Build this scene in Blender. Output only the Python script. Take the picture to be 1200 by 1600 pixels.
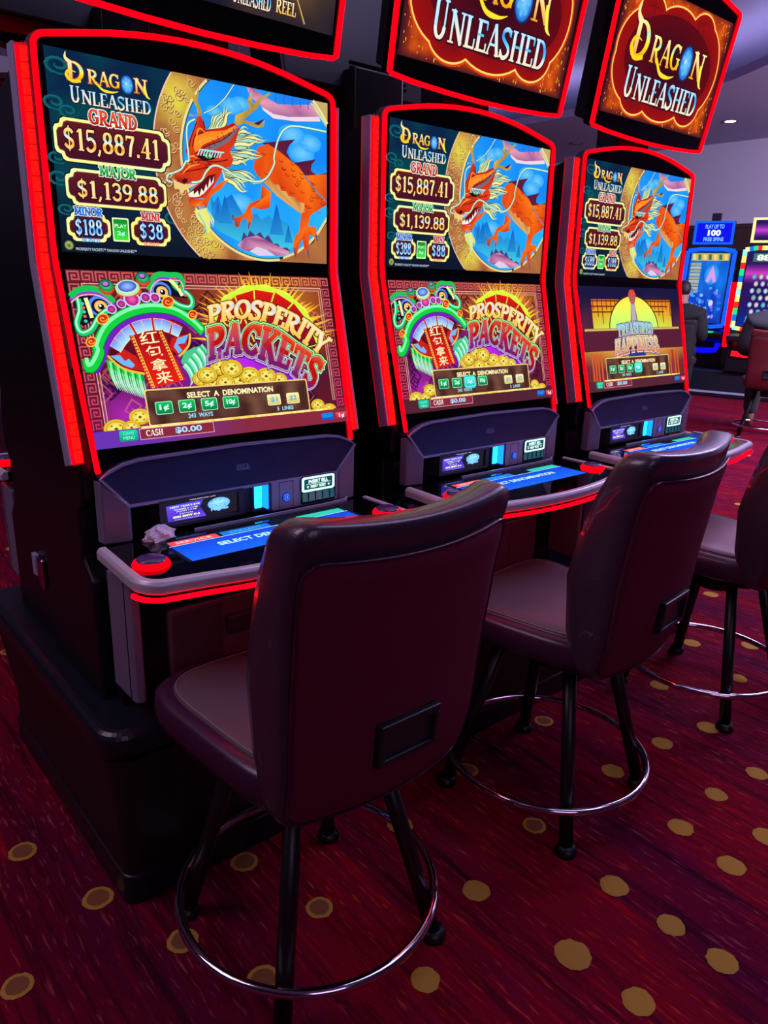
import bpy, math, random
from math import sin, cos, pi, radians, atan2, hypot, sqrt
from mathutils import Matrix, Vector, noise

for _o in list(bpy.data.objects):
    bpy.data.objects.remove(_o)
SC = bpy.context.scene
COL = SC.collection
rnd = random.Random(7)

# ------------------------------------------------------------------ camera, world, big lights, exposure
F_PX = 1179.32
cd = bpy.data.cameras.new('camera')
cd.sensor_fit = 'VERTICAL'
cd.sensor_height = 36.0
cd.lens = F_PX * 36.0 / 1600.0
cd.clip_start = 0.02
cam = bpy.data.objects.new('camera', cd)
COL.objects.link(cam)
RW = ((0.76585372, -0.64240159, 0.02807633), (-0.16668427, -0.24050865, -0.95622798), (0.62103497, 0.72765087, -0.29127268))
m3 = Matrix((RW[0], [-v for v in RW[1]], [-v for v in RW[2]])).transposed()
cam.matrix_world = Matrix.Translation((-0.7879, -1.4214, 1.2473)) @ m3.to_4x4()
SC.camera = cam

SC.view_settings.view_transform = 'Standard'
SC.view_settings.look = 'None'
SC.view_settings.gamma = 1.0
SC.view_settings.use_curve_mapping = False
SC.view_settings.exposure = 0.0

world = bpy.data.worlds.new('casino_ambient')
SC.world = world
world.use_nodes = True
wb = world.node_tree.nodes['Background']
wb.inputs[0].default_value = (0.30, 0.22, 0.55, 1)
wb.inputs[1].default_value = 0.035


def area_light(name, loc, target, size, col, power, size_y=None):
    d = bpy.data.lights.new(name, 'AREA')
    d.energy = power
    d.color = col
    d.size = size
    if size_y:
        d.shape = 'RECTANGLE'
        d.size_y = size_y
    o = bpy.data.objects.new(name, d)
    o.location = loc
    o.rotation_euler = (Vector(target) - Vector(loc)).to_track_quat('-Z', 'Y').to_euler()
    COL.objects.link(o)
    return o


# soft lilac light from the hall ceiling over the row and the aisles, then added fills
area_light('row_ceiling_lamp', (1.5, -1.0, 3.45), (1.2, -0.8, 0.0), 1.8, (0.62, 0.50, 1.0), 36)
area_light('aisle_ceiling_lamp', (5.0, 0.2, 3.1), (5.0, 0.6, 0), 2.2, (0.70, 0.52, 1.0), 190)
area_light('left_aisle_ceiling_lamp', (-2.2, 0.8, 3.3), (-0.9, 0.4, 0), 1.6, (0.86, 0.58, 0.84), 40)
area_light('fill_light_behind_camera', (-1.6, -4.5, 2.9), (0.4, -0.4, 0.8), 2.0, (0.86, 0.58, 1.0), 20)  # fill light added to lift the dark chair backs, not a hall fixture
area_light('far_wall_fill_light', (6.6, -1.4, 2.9), (9.3, 3.0, 2.5), 1.6, (0.84, 0.78, 1.0), 460)  # light added out of view to brighten the far wall and ceiling

# ------------------------------------------------------------------ small helpers
def lin(c):
    r = []
    for v in c[:3]:
        v = v / 255.0
        r.append(v / 12.92 if v <= 0.04045 else ((v + 0.055) / 1.055) ** 2.4)
    return tuple(r)


def tag(o, label=None, cat=None, group=None, kind=None):
    if label:
        o['label'] = label
    if cat:
        o['category'] = cat
    if group:
        o['group'] = group
    if kind:
        o['kind'] = kind
    return o


def empty(name, loc=(0, 0, 0), rz=0.0):
    o = bpy.data.objects.new(name, None)
    o.empty_display_size = 0.1
    o.location = loc
    o.rotation_euler = (0, 0, rz)
    COL.objects.link(o)
    return o


def mesh_of(name, V, F, mat=None, smooth=False):
    me = bpy.data.meshes.new(name)
    me.from_pydata([tuple(v) for v in V], [], [tuple(f) for f in F])
    me.validate()
    me.update()
    if mat:
        me.materials.append(mat)
    if smooth:
        for p in me.polygons:
            p.use_smooth = True
    return me


def ob(name, VF, mat, parent=None, smooth=False, bevel=0.0, seg=2, subsurf=0, loc=None):
    """one mesh object; VF is (verts, faces) or a ready mesh"""
    me = VF if isinstance(VF, bpy.types.Mesh) else mesh_of(name, VF[0], VF[1], mat, smooth)
    o = bpy.data.objects.new(name, me)
    COL.objects.link(o)
    if parent:
        o.parent = parent
    if loc:
        o.location = loc
    if bevel:
        b = o.modifiers.new('bevel', 'BEVEL')
        b.width = bevel
        b.segments = seg
        b.limit_method = 'ANGLE'
        b.angle_limit = radians(35)
        b.harden_normals = False
    if subsurf:
        s = o.modifiers.new('sub', 'SUBSURF')
        s.levels = subsurf
        s.render_levels = subsurf
    return o


def copy_tree(o, parent=None, skip=()):
    c = o.copy()
    COL.objects.link(c)
    c.parent = parent
    for ch in list(o.children):
        if ch.name.split('.')[0] in skip:
            continue
        copy_tree(ch, c, skip)
    return c


def box(x0, x1, y0, y1, z0, z1):
    V = [(x0, y0, z0), (x1, y0, z0), (x1, y1, z0), (x0, y1, z0), (x0, y0, z1), (x1, y0, z1), (x1, y1, z1), (x0, y1, z1)]
    return V, [(0, 3, 2, 1), (4, 5, 6, 7), (0, 1, 5, 4), (1, 2, 6, 5), (2, 3, 7, 6), (3, 0, 4, 7)]


def join(*parts):
    V, F = [], []
    for v, f in parts:
        n = len(V)
        V += list(v)
        F += [tuple(i + n for i in q) for q in f]
    return V, F


def xf(VF, fn):
    return [fn(v) for v in VF[0]], VF[1]


def prism_x(prof, x0, x1):
    """(y,z) profile, counter-clockwise seen from +x, extruded along x"""
    n = len(prof)
    V = [(x0, y, z) for y, z in prof] + [(x1, y, z) for y, z in prof]
    F = [tuple(range(n - 1, -1, -1)), tuple(range(n, 2 * n))]
    F += [(i, (i + 1) % n, n + (i + 1) % n, n + i) for i in range(n)]
    return V, F


def prism_z(outline, z0, z1):
    n = len(outline)
    V = [(x, y, z0) for x, y in outline] + [(x, y, z1) for x, y in outline]
    F = [tuple(range(n - 1, -1, -1)), tuple(range(n, 2 * n))]
    F += [(i, (i + 1) % n, n + (i + 1) % n, n + i) for i in range(n)]
    return V, F


def plate(outline, O, ex, ey, n, t):
    """outline in (a,b), placed at O + a*ex + b*ey, thickness t going against n"""
    O, ex, ey, n = Vector(O), Vector(ex), Vector(ey), Vector(n)
    k = len(outline)
    V = [O + ex * a + ey * b for a, b in outline] + [O + ex * a + ey * b - n * t for a, b in outline]
    F = [tuple(range(k)), tuple(range(2 * k - 1, k - 1, -1))]
    F += [(i, k + i, k + (i + 1) % k, (i + 1) % k) for i in range(k)]
    return V, F


def sweep(path, prof, up=(0, 0, 1), closed=False):
    """profile (a: sideways, b: along up-ish normal) along a path"""
    P = [Vector(p) for p in path]
    n, k = len(P), len(prof)
    V = []
    for i, p in enumerate(P):
        if closed:
            t = P[(i + 1) % n] - P[i - 1]
        else:
            t = P[min(i + 1, n - 1)] - P[max(i - 1, 0)]
        t.normalize()
        u = Vector(up(i) if callable(up) else up)
        s = t.cross(u)
        if s.length < 1e-6:
            s = t.cross(Vector((0, 1, 0)))
        s.normalize()
        w = s.cross(t)
        V += [p + s * a + w * b for a, b in prof]
    F = []
    for i in range(n if closed else n - 1):
        j = (i + 1) % n
        for q in range(k):
            r = (q + 1) % k
            F.append((i * k + q, i * k + r, j * k + r, j * k + q))
    if not closed:
        F.append(tuple(range(k - 1, -1, -1)))
        F.append(tuple(range((n - 1) * k, n * k)))
    return V, F


def circ(r, n=10):
    return [(r * cos(2 * pi * i / n), r * sin(2 * pi * i / n)) for i in range(n)]


def rect(a, b):
    return [(-a / 2, -b / 2), (a / 2, -b / 2), (a / 2, b / 2), (-a / 2, b / 2)]


def lathe(prof, n=24, cap=True):
    V, F = [], []
    k = len(prof)
    for i in range(n):
        a = 2 * pi * i / n
        V += [(r * cos(a), r * sin(a), z) for r, z in prof]
    for i in range(n):
        j = (i + 1) % n
        for q in range(k - 1):
            F.append((i * k + q, j * k + q, j * k + q + 1, i * k + q + 1))
    if cap:
        F.append(tuple(i * k for i in range(n - 1, -1, -1)))
        F.append(tuple(i * k + k - 1 for i in range(n)))
    return V, F


def loft(rings, cap=True):
    n = len(rings[0])
    V = [p for r in rings for p in r]
    F = []
    for i in range(len(rings) - 1):
        for q in range(n):
            r = (q + 1) % n
            F.append((i * n + q, i * n + r, (i + 1) * n + r, (i + 1) * n + q))
    if cap:
        F.append(tuple(range(n - 1, -1, -1)))
        F.append(tuple(range((len(rings) - 1) * n, len(rings) * n)))
    return V, F


def catmull(P, sub=6, closed=False):
    n = len(P)
    out = []
    rng = range(n if closed else n - 1)
    for i in rng:
        if closed:
            a, b, c, d = P[i - 1], P[i], P[(i + 1) % n], P[(i + 2) % n]
        else:
            a, b, c, d = P[max(i - 1, 0)], P[i], P[i + 1], P[min(i + 2, n - 1)]
        for s in range(sub):
            t = s / sub
            out.append(tuple(0.5 * (2 * q + (r - p) * t + (2 * p - 5 * q + 4 * r - w) * t * t + (3 * q - p - 3 * r + w) * t ** 3)
                             for p, q, r, w in zip(a, b, c, d)))
    if not closed:
        out.append(tuple(P[-1]))
    return out


def round_rect(x0, y0, x1, y1, r, n=5):
    out = []
    for cx, cy, a in ((x1 - r, y1 - r, 0), (x0 + r, y1 - r, 90), (x0 + r, y0 + r, 180), (x1 - r, y0 + r, 270)):
        for i in range(n + 1):
            t = radians(a + 90 * i / n)
            out.append((cx + r * cos(t), cy + r * sin(t)))
    return out


# ------------------------------------------------------------------ materials
MATS = {}


def mat(name, col, rough=0.5, metal=0.0, spec=0.5, emit=None, strength=0.0, var=0.12, scale=40.0, bump=0.0, coat=0.0, stretch=None):
    if name in MATS:
        return MATS[name]
    m = bpy.data.materials.new(name)
    m.use_nodes = True
    nt = m.node_tree
    b = nt.nodes['Principled BSDF']
    b.inputs['Roughness'].default_value = rough
    b.inputs['Metallic'].default_value = metal
    b.inputs['Specular IOR Level'].default_value = spec
    b.inputs['Coat Weight'].default_value = coat
    tc = nt.nodes.new('ShaderNodeTexCoord')
    mp = nt.nodes.new('ShaderNodeMapping')
    if stretch:
        mp.inputs['Scale'].default_value = stretch
    nz = nt.nodes.new('ShaderNodeTexNoise')
    nz.inputs['Scale'].default_value = scale
    nz.inputs['Detail'].default_value = 4.0
    mx = nt.nodes.new('ShaderNodeMix')
    mx.data_type = 'RGBA'
    c = lin(col)
    mx.inputs[6].default_value = tuple(v * (1 - var) for v in c) + (1,)
    mx.inputs[7].default_value = tuple(min(1, v * (1 + var)) for v in c) + (1,)
    L = nt.links.new
    L(tc.outputs['Object'], mp.inputs[0])
    L(mp.outputs[0], nz.inputs['Vector'])
    L(nz.outputs['Fac'], mx.inputs[0])
    L(mx.outputs[2], b.inputs['Base Color'])
    if emit:
        e = lin(emit)
        b.inputs['Emission Color'].default_value = e + (1,)
        b.inputs['Emission Strength'].default_value = strength
    if bump:
        bp = nt.nodes.new('ShaderNodeBump')
        bp.inputs['Strength'].default_value = bump
        bp.inputs['Distance'].default_value = 0.002
        L(nz.outputs['Fac'], bp.inputs['Height'])
        L(bp.outputs[0], b.inputs['Normal'])
    MATS[name] = m
    return m


def glow(name, col, strength, var=0.0, scale=120.0, col2=None):
    """a light-giving material; emission varies a little through a noise when var > 0"""
    if name in MATS:
        return MATS[name]
    m = bpy.data.materials.new(name)
    m.use_nodes = True
    nt = m.node_tree
    for n in list(nt.nodes):
        nt.nodes.remove(n)
    out = nt.nodes.new('ShaderNodeOutputMaterial')
    e = nt.nodes.new('ShaderNodeEmission')
    e.inputs[1].default_value = strength
    nt.links.new(e.outputs[0], out.inputs[0])
    c = lin(col)
    if var or col2:
        tc = nt.nodes.new('ShaderNodeTexCoord')
        nz = nt.nodes.new('ShaderNodeTexNoise')
        nz.inputs['Scale'].default_value = scale
        mx = nt.nodes.new('ShaderNodeMix')
        mx.data_type = 'RGBA'
        mx.inputs[6].default_value = tuple(v * (1 - var) for v in c) + (1,)
        mx.inputs[7].default_value = (lin(col2) if col2 else tuple(v * (1 + var) for v in c)) + (1,)
        nt.links.new(tc.outputs['Object'], nz.inputs['Vector'])
        nt.links.new(nz.outputs['Fac'], mx.inputs[0])
        nt.links.new(mx.outputs[2], e.inputs[0])
    else:
        e.inputs[0].default_value = c + (1,)
    MATS[name] = m
    return m


def screen_mat(name, strength):
    """a lit display: its picture is stored as colours on the flat shapes that make it up"""
    m = bpy.data.materials.new(name)
    m.use_nodes = True
    nt = m.node_tree
    for n in list(nt.nodes):
        nt.nodes.remove(n)
    out = nt.nodes.new('ShaderNodeOutputMaterial')
    e = nt.nodes.new('ShaderNodeEmission')
    a = nt.nodes.new('ShaderNodeAttribute')
    a.attribute_name = 'Col'
    e.inputs[1].default_value = strength
    nt.links.new(a.outputs['Color'], e.inputs[0])
    nt.links.new(e.outputs[0], out.inputs[0])
    return m


M_SCREEN = screen_mat('lit_display', 1.15)
M_BLACK = mat('black_cabinet', (14, 14, 24), 0.35, 0.0, 0.4, var=0.2)
M_GLASS = mat('black_glass', (6, 6, 10), 0.06, 0.0, 0.5, var=0.1)
M_SILVER = mat('brushed_silver', (205, 202, 215), 0.35, 0.25, 0.5, var=0.08, scale=200, stretch=(1, 30, 30))
M_GREY = mat('grey_plastic', (122, 116, 142), 0.38, 0.1, 0.5, var=0.1)
M_NAVY = mat('navy_visor', (48, 52, 92), 0.4, 0.1, 0.5, var=0.15)
M_DARKGREY = mat('dark_grey_plastic', (62, 60, 74), 0.4, 0.0, 0.5, var=0.15)
M_TRIM = mat('pale_trim', (170, 168, 200), 0.3, 0.2, 0.5)
M_RED = glow('red_led', (255, 0, 10), 3.6, var=0.15, scale=90)
M_REDHOT = glow('red_led_lens', (255, 0, 10), 1.7, var=0.2, scale=160, col2=(255, 26, 16))
M_REDDIM = mat('red_led_channel', (150, 0, 10), 0.4, emit=(200, 0, 14), strength=0.8)
M_CHROME = mat('chrome', (225, 225, 235), 0.09, 1.0, 0.5, var=0.03)


UPV = dict(
body=[(1119,296),(1188,268),(1266,297),(1357,346),(1394,361),(1441,408),(1598,384),(1599,557),(1493,616),(1471,638),(1412,622),(1323,579),(1241,533),(1163,472),(1115,438),(1091,405)],
belly=[(1158,473),(1193,447),(1222,478),(1258,475),(1272,506),(1308,505),(1323,530),(1370,534),(1386,553),(1434,562),(1439,611),(1412,620),(1323,580),(1241,535)],
fin1=[(1149,269),(1217,254),(1375,221),(1333,258),(1315,296),(1342,332),(1368,347),(1522,310),(1489,344),(1473,366),(1473,352),(1484,380),(1527,396),(1598,376),(1598,397),(1441,411),(1388,361),(1266,301)],
leg1=[(1143,486),(1206,520),(1194,605),(1139,619),(1075,613),(1078,666),(1067,703),(1047,736),(1041,677),(1010,675),(989,724),(966,722),(948,683),(1021,654),(1061,592),(1135,563)],
leg2=[(1412,622),(1477,638),(1460,686),(1520,690),(1531,784),(1498,743),(1470,736),(1464,822),(1469,874),(1431,832),(1421,764),(1399,791),(1371,878),(1345,828),(1368,750),(1395,723)],
claws=[(1361,827),(1371,878),(1350,862),(1345,828)],
head=[(677,367),(697,318),(735,249),(755,192),(779,185),(804,247),(889,228),(972,191),(1006,212),(982,282),(943,340),(965,375),(945,412),(894,430),(878,469),(830,535),(783,588),(694,601),(674,580),(751,512),(707,516),(664,531),(614,511),(609,486),(650,467),(692,415),(705,404)],
headlite=[(725,344),(737,292),(808,257),(916,235),(985,200),(999,213),(896,271),(787,321),(737,371)],
headrow=[(759,361),(831,320),(942,250),(990,211),(995,225),(941,288),(830,353)],
eye=[(745,385),(794,357),(874,355),(846,388),(783,403)],
snout=[(611,496),(620,474),(658,477),(691,503),(664,528),(622,517)],
mouth=[(683,574),(751,523),(806,473),(852,461),(841,496),(784,558),(748,583),(695,592)],
teeth=[(683,576),(716,556),(715,577),(740,554),(748,580),(763,541),(775,558),(791,516),(799,541),(815,483),(822,516),(842,469),(836,504),(775,566),(739,588),(690,592)],
beard=[(685,601),(774,594),(821,543),(877,500),(933,479),(875,538),(819,573),(784,645),(772,623),(753,647),(737,626),(718,650),(706,628),(692,644)],
tuft=[(713,658),(753,647),(789,637),(832,695),(825,734),(804,697),(807,743),(786,787),(775,738),(750,716),(729,695)],
nosehair=[(601,516),(664,531),(742,520),(662,561),(643,585),(632,556),(607,559)],
mane1=[(822,244),(828,207),(874,161),(929,127),(971,110),(969,151),(954,190),(898,223)],
mane2=[(982,282),(998,243),(1064,204),(1059,235),(1150,227),(1203,229),(1149,254),(1128,295),(1032,321),(981,309)],
mane3=[(938,355),(995,326),(1118,319),(1177,308),(1156,338),(1078,374),(992,391)],
mane4=[(888,449),(955,401),(1049,387),(1144,431),(1168,456),(1076,449),(990,458),(1025,517),(1030,528),(969,522),(914,481)],
antler1=[(760,188),(757,146),(726,94),(704,42),(715,-1),(720,53),(744,84),(760,89),(776,30),(774,80),(764,109),(785,163),(781,189)],
antlerb=[(760,188),(717,194),(702,161),(713,184),(760,185)],
antler2=[(977,190),(987,152),(1077,105),(1126,53),(1209,3),(1208,18),(1155,49),(1125,98),(1076,135),(1038,167),(1151,173),(1171,148),(1165,183),(1122,196),(1037,182),(1004,201)],
antlerc=[(1077,113),(1064,63),(1099,6),(1088,59),(1106,86)],
whisk1=[(707,516),(761,504),(794,456),(836,421),(890,423),(990,462),(1104,474),(1173,447),(1225,371),(1226,330),(1258,232),(1309,171),(1391,151),(1593,153)],
whisk2=[(607,479),(573,493),(567,519),(596,527)],
whisk3=[(607,479),(651,456),(679,416),(696,405),(690,290),(702,232),(742,205)],
whisk4=[(795,169),(858,134),(922,78),(979,4)],
tail=[(1062,1),(1099,-1),(1193,35),(1261,55),(1372,42),(1497,23),(1550,91),(1433,115),(1280,133),(1173,99),(1126,61),(1088,52)],
tailbelly=[(1154,83),(1231,109),(1330,110),(1544,79),(1555,102),(1381,126),(1230,132),(1163,100)],
coil=[(976,821),(1026,778),(1105,761),(1185,790),(1318,837),(1323,854),(1234,871),(1173,836),(1103,823),(1053,850),(1004,844)],
coilbelly=[(1053,850),(1103,823),(1163,836),(1224,867),(1112,872)],
coilspikes=[(996,812),(1017,746),(1041,773),(1057,736),(1095,762),(1126,740),(1155,775),(1180,753),(1215,800),(1246,799),(1266,823),(1308,817),(1334,837),(1276,831),(1184,798),(1105,769),(1026,782)],
mount=[(819,573),(836,610),(865,569),(889,637),(910,581),(949,554),(984,606),(1020,658),(1108,644),(1137,674),(1188,646),(1218,677),(1240,577),(1269,665),(1321,686),(1383,792),(1319,829),(1215,817),(1015,811),(866,755),(822,711)],
spike3=[(1098,177),(1176,140),(1132,180)],
)
LOV = dict(
frame=[(59,48),(1534,64),(70,774),(1550,733)],
greenarc=[(693,321),(643,267),(566,213),(478,190),(382,190),(285,213),(200,256),(140,311),(97,384),(99,414),(65,469),(38,486),(35,449)],
greenarc2=[(706,335),(574,246),(472,223),(377,222),(280,247),(201,293),(145,361),(114,428),(99,452),(58,512)],
browL=[(2,134),(46,103),(103,93),(157,104),(201,138),(216,162)],
browL2=[(5,170),(20,133),(67,124),(122,126),(174,150),(206,169)],
eyebgL=[(9,182),(27,145),(72,130),(133,135),(183,169),(164,206),(88,255),(41,279),(27,254),(29,206)],
outL=[(39,145),(38,206),(13,266),(29,315),(81,298),(128,237),(178,200)],
eyeL=[(140,181)],
eyeR=[(482,103)],
browR=[(418,97),(433,52),(480,12),(545,-2),(599,16),(614,55),(593,95)],
eyebgR=[(424,104),(453,52),(507,18),(579,10),(600,48),(607,94),(629,134),(586,134),(524,122),(461,129)],
outR=[(556,17),(567,75),(633,114),(655,153),(635,187),(572,174),(509,128)],
pomL=[(191,85)],
pomR=[(391,37)],
crown=[(301,64),(298,99)],
nose=[(314,143)],
noseb=[(198,197),(254,165),(378,133),(442,135)],
scroll=[(145,246),(511,158),(67,359),(643,227)],
mouthin=[(154,417),(190,356),(243,307),(315,273),(411,258),(521,266),(572,299),(610,333),(586,393),(505,443),(467,473),(319,532),(224,507),(146,435)],
teethpath=[(191,387),(223,350),(268,313),(326,286),(388,274),(450,275),(496,288),(549,312)],
lips=[(140,431),(183,480),(236,511),(319,532)],
lipsR=[(611,327),(593,393),(526,450)],
blueL=[(153,432),(204,431),(225,463),(247,451),(274,484),(258,500),(209,481)],
blueR=[(535,351),(603,333),(573,379),(530,384),(552,418),(528,434),(506,397)],
hair=[(142,460),(148,535),(150,598),(174,612),(196,633),(235,636),(271,658),(307,602),(299,530),(223,514)],
hairR=[(566,431),(621,406),(675,394),(676,435),(690,483),(655,515),(599,540),(562,544),(535,490)],
scrollband=[(268,332),(459,304),(542,577),(340,610)],
hong=[(376,348)],
bao=[(390,426)],
na=[(408,490)],
lai=[(424,560)],
hongsz=[(316,346),(434,330)],
coins=[(631,541),(701,494),(821,492),(897,532),(987,552),(1023,538),(1095,580),(1159,621)],
coinc=[(676,547),(832,526),(941,568),(1051,581),(763,504),(1135,608),(763,598),(875,612)],
coinbl=[(254,760),(111,797),(240,754),(1387,780),(1480,822)],
packetsfan=[(878,154),(995,77),(1129,68),(1246,107),(1337,167),(1407,252),(1445,425)],
prosT=[(738,183),(853,158),(937,147),(1046,150),(1139,164),(1223,190),(1308,228),(1386,260),(1471,323),(1558,388)],
prosB=[(728,286),(811,265),(920,248),(1019,260),(1102,276),(1186,307),(1288,343),(1353,403),(1453,488)],
packT=[(716,310),(856,284),(938,289),(1065,294),(1181,333),(1287,405),(1389,470),(1480,529)],
packB=[(695,480),(804,452),(912,445),(1000,470),(1098,512),(1199,551),(1271,612),(1362,684)],
panel=[(298,620),(1322,634),(1326,813),(296,788)],
seltext=[(538,647),(533,675),(1078,678),(1083,653)],
btns=[(394,719),(526,719),(660,721),(794,723),(1079,728),(1212,729)],
btnsz=[(346,686),(436,751),(1037,697),(1120,757)],
ways=[(523,768),(672,776),(1092,785),(1206,783)],
bar=[(8,806),(6,875),(1639,842),(1579,932)],
game=[(129,818),(227,822),(222,873),(130,869)],
cash=[(237,817),(667,821),(663,875),(234,871)],
cashtxt=[(271,855),(365,830),(434,862),(591,831)],
collect=[(1399,835),(1493,835),(1485,879),(1399,877)],
one=[(1507,836),(1602,839),(1594,886),(1506,884)],
rays=[(1055,353)],
)



# ------------------------------------------------------------------ lettering and display pictures (flat print)
def arc(cx, cy, rx, ry, a0, a1, n=14):
    return [(cx + rx * cos(radians(a0 + (a1 - a0) * i / n)), cy + ry * sin(radians(a0 + (a1 - a0) * i / n))) for i in range(n + 1)]


TH, TN = 0.19, 0.085


def bw(cx, cy, rx, ry, a0, a1, n=16):
    P = arc(cx, cy, rx, ry, a0, a1, n)
    W = [TN + (TH - TN) * abs(cos(radians(a0 + (a1 - a0) * i / n))) for i in range(n + 1)]
    return (P, W)


def stem(x, y0=0.0, y1=1.0, s0=True, s1=True, w=TH):
    r = [([(x, y0), (x, y1)], w)]
    if s0:
        r.append(([(x - 0.17, y0 + 0.03), (x + 0.17, y0 + 0.03)], 0.06))
    if s1:
        r.append(([(x - 0.17, y1 - 0.03), (x + 0.17, y1 - 0.03)], 0.06))
    return r


def hb(x0, x1, y, tick=0.0):
    r = [([(x0, y), (x1, y)], TN)]
    if tick:
        r.append(([(x1 - 0.02, y), (x1 - 0.02, y + tick)], TN))
    return r


def sm(P, w=None, sub=5):
    Q = catmull(P, sub)
    return (Q, w or 0.15)


def glyphs():
    g = {}
    g['A'] = (0.86, [([(0.1, 0), (0.43, 1)], TN), ([(0.43, 1), (0.76, 0)], TH)] + hb(0.2, 0.66, 0.34) + [([(0.0, 0.03), (0.22, 0.03)], 0.06), ([(0.6, 0.03), (0.9, 0.03)], 0.06)])
    g['C'] = (0.82, [bw(0.45, 0.5, 0.38, 0.455, 48, 318), ([(0.74, 0.97), (0.74, 0.7)], TN)])
    g['D'] = (0.86, stem(0.2) + [bw(0.34, 0.5, 0.42, 0.455, 90, -90)] + hb(0.05, 0.36, 0.955) + hb(0.05, 0.36, 0.045))
    g['E'] = (0.74, stem(0.2) + hb(0.1, 0.66, 0.955, -0.24) + hb(0.1, 0.5, 0.52) + hb(0.1, 0.7, 0.045, 0.26))
    g['G'] = (0.9, [bw(0.45, 0.5, 0.38, 0.455, 48, 340), ([(0.74, 0.97), (0.74, 0.7)], TN), ([(0.74, 0.05), (0.74, 0.46)], TH * 0.9), ([(0.52, 0.46), (0.88, 0.46)], 0.06)])
    g['H'] = (0.92, stem(0.2) + stem(0.72) + hb(0.2, 0.72, 0.5))
    g['I'] = (0.42, stem(0.21))
    g['J'] = (0.55, stem(0.32, 0.0, 1, False, True) + [sm([(0.32, 0.1), (0.26, -0.12), (0.1, -0.2), (0.0, -0.12)], 0.12)])
    g['K'] = (0.88, stem(0.2) + [([(0.24, 0.42), (0.7, 0.98)], TN), ([(0.36, 0.56), (0.76, 0.02)], TH), ([(0.55, 0.97), (0.82, 0.97)], 0.06), ([(0.62, 0.03), (0.92, 0.03)], 0.06)])
    g['L'] = (0.7, stem(0.2) + hb(0.1, 0.66, 0.045, 0.3))
    g['M'] = (1.1, stem(0.16, w=TN * 1.2) + stem(0.92) + [([(0.16, 1), (0.54, 0.12)], TH), ([(0.54, 0.12), (0.9, 1)], TN)])
    g['N'] = (0.94, stem(0.17, w=TN * 1.3) + stem(0.77, s0=False, w=TN * 1.3) + [([(0.14, 1), (0.78, 0.02)], TH)])
    g['O'] = (0.9, [bw(0.45, 0.5, 0.38, 0.455, 0, 360, 28)])
    g['P'] = (0.78, stem(0.2) + [bw(0.36, 0.72, 0.33, 0.235, 90, -90)] + hb(0.05, 0.38, 0.955) + hb(0.2, 0.38, 0.485))
    g['R'] = (0.88, stem(0.2) + [bw(0.36, 0.73, 0.32, 0.225, 90, -90), ([(0.4, 0.5), (0.62, 0.12), (0.84, 0.02)], TH * 0.9)] + hb(0.05, 0.38, 0.955) + hb(0.2, 0.38, 0.505))
    g['S'] = (0.72, [sm([(0.62, 0.8), (0.52, 0.93), (0.34, 0.955), (0.16, 0.86), (0.14, 0.68), (0.33, 0.54), (0.56, 0.4), (0.6, 0.2), (0.44, 0.06), (0.24, 0.045), (0.08, 0.2)], 0.15), ([(0.62, 0.97), (0.62, 0.74)], TN), ([(0.08, 0.03), (0.08, 0.28)], TN)])
    g['T'] = (0.82, stem(0.41, 0, 1, True, False) + [([(0.03, 0.955), (0.79, 0.955)], TN), ([(0.06, 0.97), (0.06, 0.72)], TN), ([(0.76, 0.97), (0.76, 0.72)], TN)])
    g['U'] = (0.92, [([(0.2, 1), (0.2, 0.34)], TH), ([(0.74, 1), (0.74, 0.34)], TN * 1.2), bw(0.47, 0.34, 0.27, 0.295, 180, 360), ([(0.02, 0.97), (0.38, 0.97)], 0.06), ([(0.6, 0.97), (0.9, 0.97)], 0.06)])
    g['Y'] = (0.86, stem(0.43, 0, 0.48, True, False) + [([(0.1, 1), (0.43, 0.45)], TH), ([(0.43, 0.45), (0.76, 1)], TN), ([(-0.02, 0.97), (0.28, 0.97)], 0.06), ([(0.62, 0.97), (0.88, 0.97)], 0.06)])
    g['0'] = (0.66, [bw(0.33, 0.5, 0.24, 0.455, 0, 360, 28)])
    g['1'] = (0.5, stem(0.28, 0, 1, True, False) + [([(0.28, 0.97), (0.08, 0.84)], TN)])
    g['2'] = (0.66, [sm([(0.1, 0.72), (0.2, 0.92), (0.42, 0.95), (0.55, 0.78), (0.48, 0.55), (0.26, 0.28), (0.1, 0.06)], 0.14), ([(0.06, 0.07), (0.6, 0.07)], 0.14), ([(0.58, 0.02), (0.58, 0.24)], 0.07)])
    g['3'] = (0.64, [sm([(0.08, 0.8), (0.24, 0.95), (0.46, 0.9), (0.52, 0.72), (0.4, 0.55), (0.26, 0.53)], 0.14), sm([(0.26, 0.53), (0.5, 0.46), (0.57, 0.26), (0.44, 0.06), (0.22, 0.04), (0.07, 0.2)], 0.15)])
    g['4'] = (0.68, [([(0.44, 0.0), (0.44, 1)], TH), ([(0.44, 0.97), (0.06, 0.3), (0.64, 0.3)], TN), ([(0.3, 0.03), (0.6, 0.03)], 0.06)])
    g['5'] = (0.64, [([(0.14, 0.95), (0.56, 0.95)], 0.13), ([(0.14, 0.97), (0.12, 0.54)], TN), sm([(0.12, 0.54), (0.36, 0.6), (0.54, 0.44), (0.54, 0.2), (0.36, 0.05), (0.18, 0.05), (0.07, 0.18)], 0.15)])
    g['6'] = (0.66, [bw(0.33, 0.3, 0.23, 0.255, 0, 360, 24), sm([(0.12, 0.34), (0.14, 0.62), (0.28, 0.88), (0.52, 0.96)], 0.14)])
    g['7'] = (0.62, [([(0.06, 0.94), (0.58, 0.94)], 0.13), ([(0.54, 0.94), (0.36, 0.5), (0.26, 0.0)], TH * 0.9), ([(0.08, 0.98), (0.08, 0.76)], 0.06)])
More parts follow.
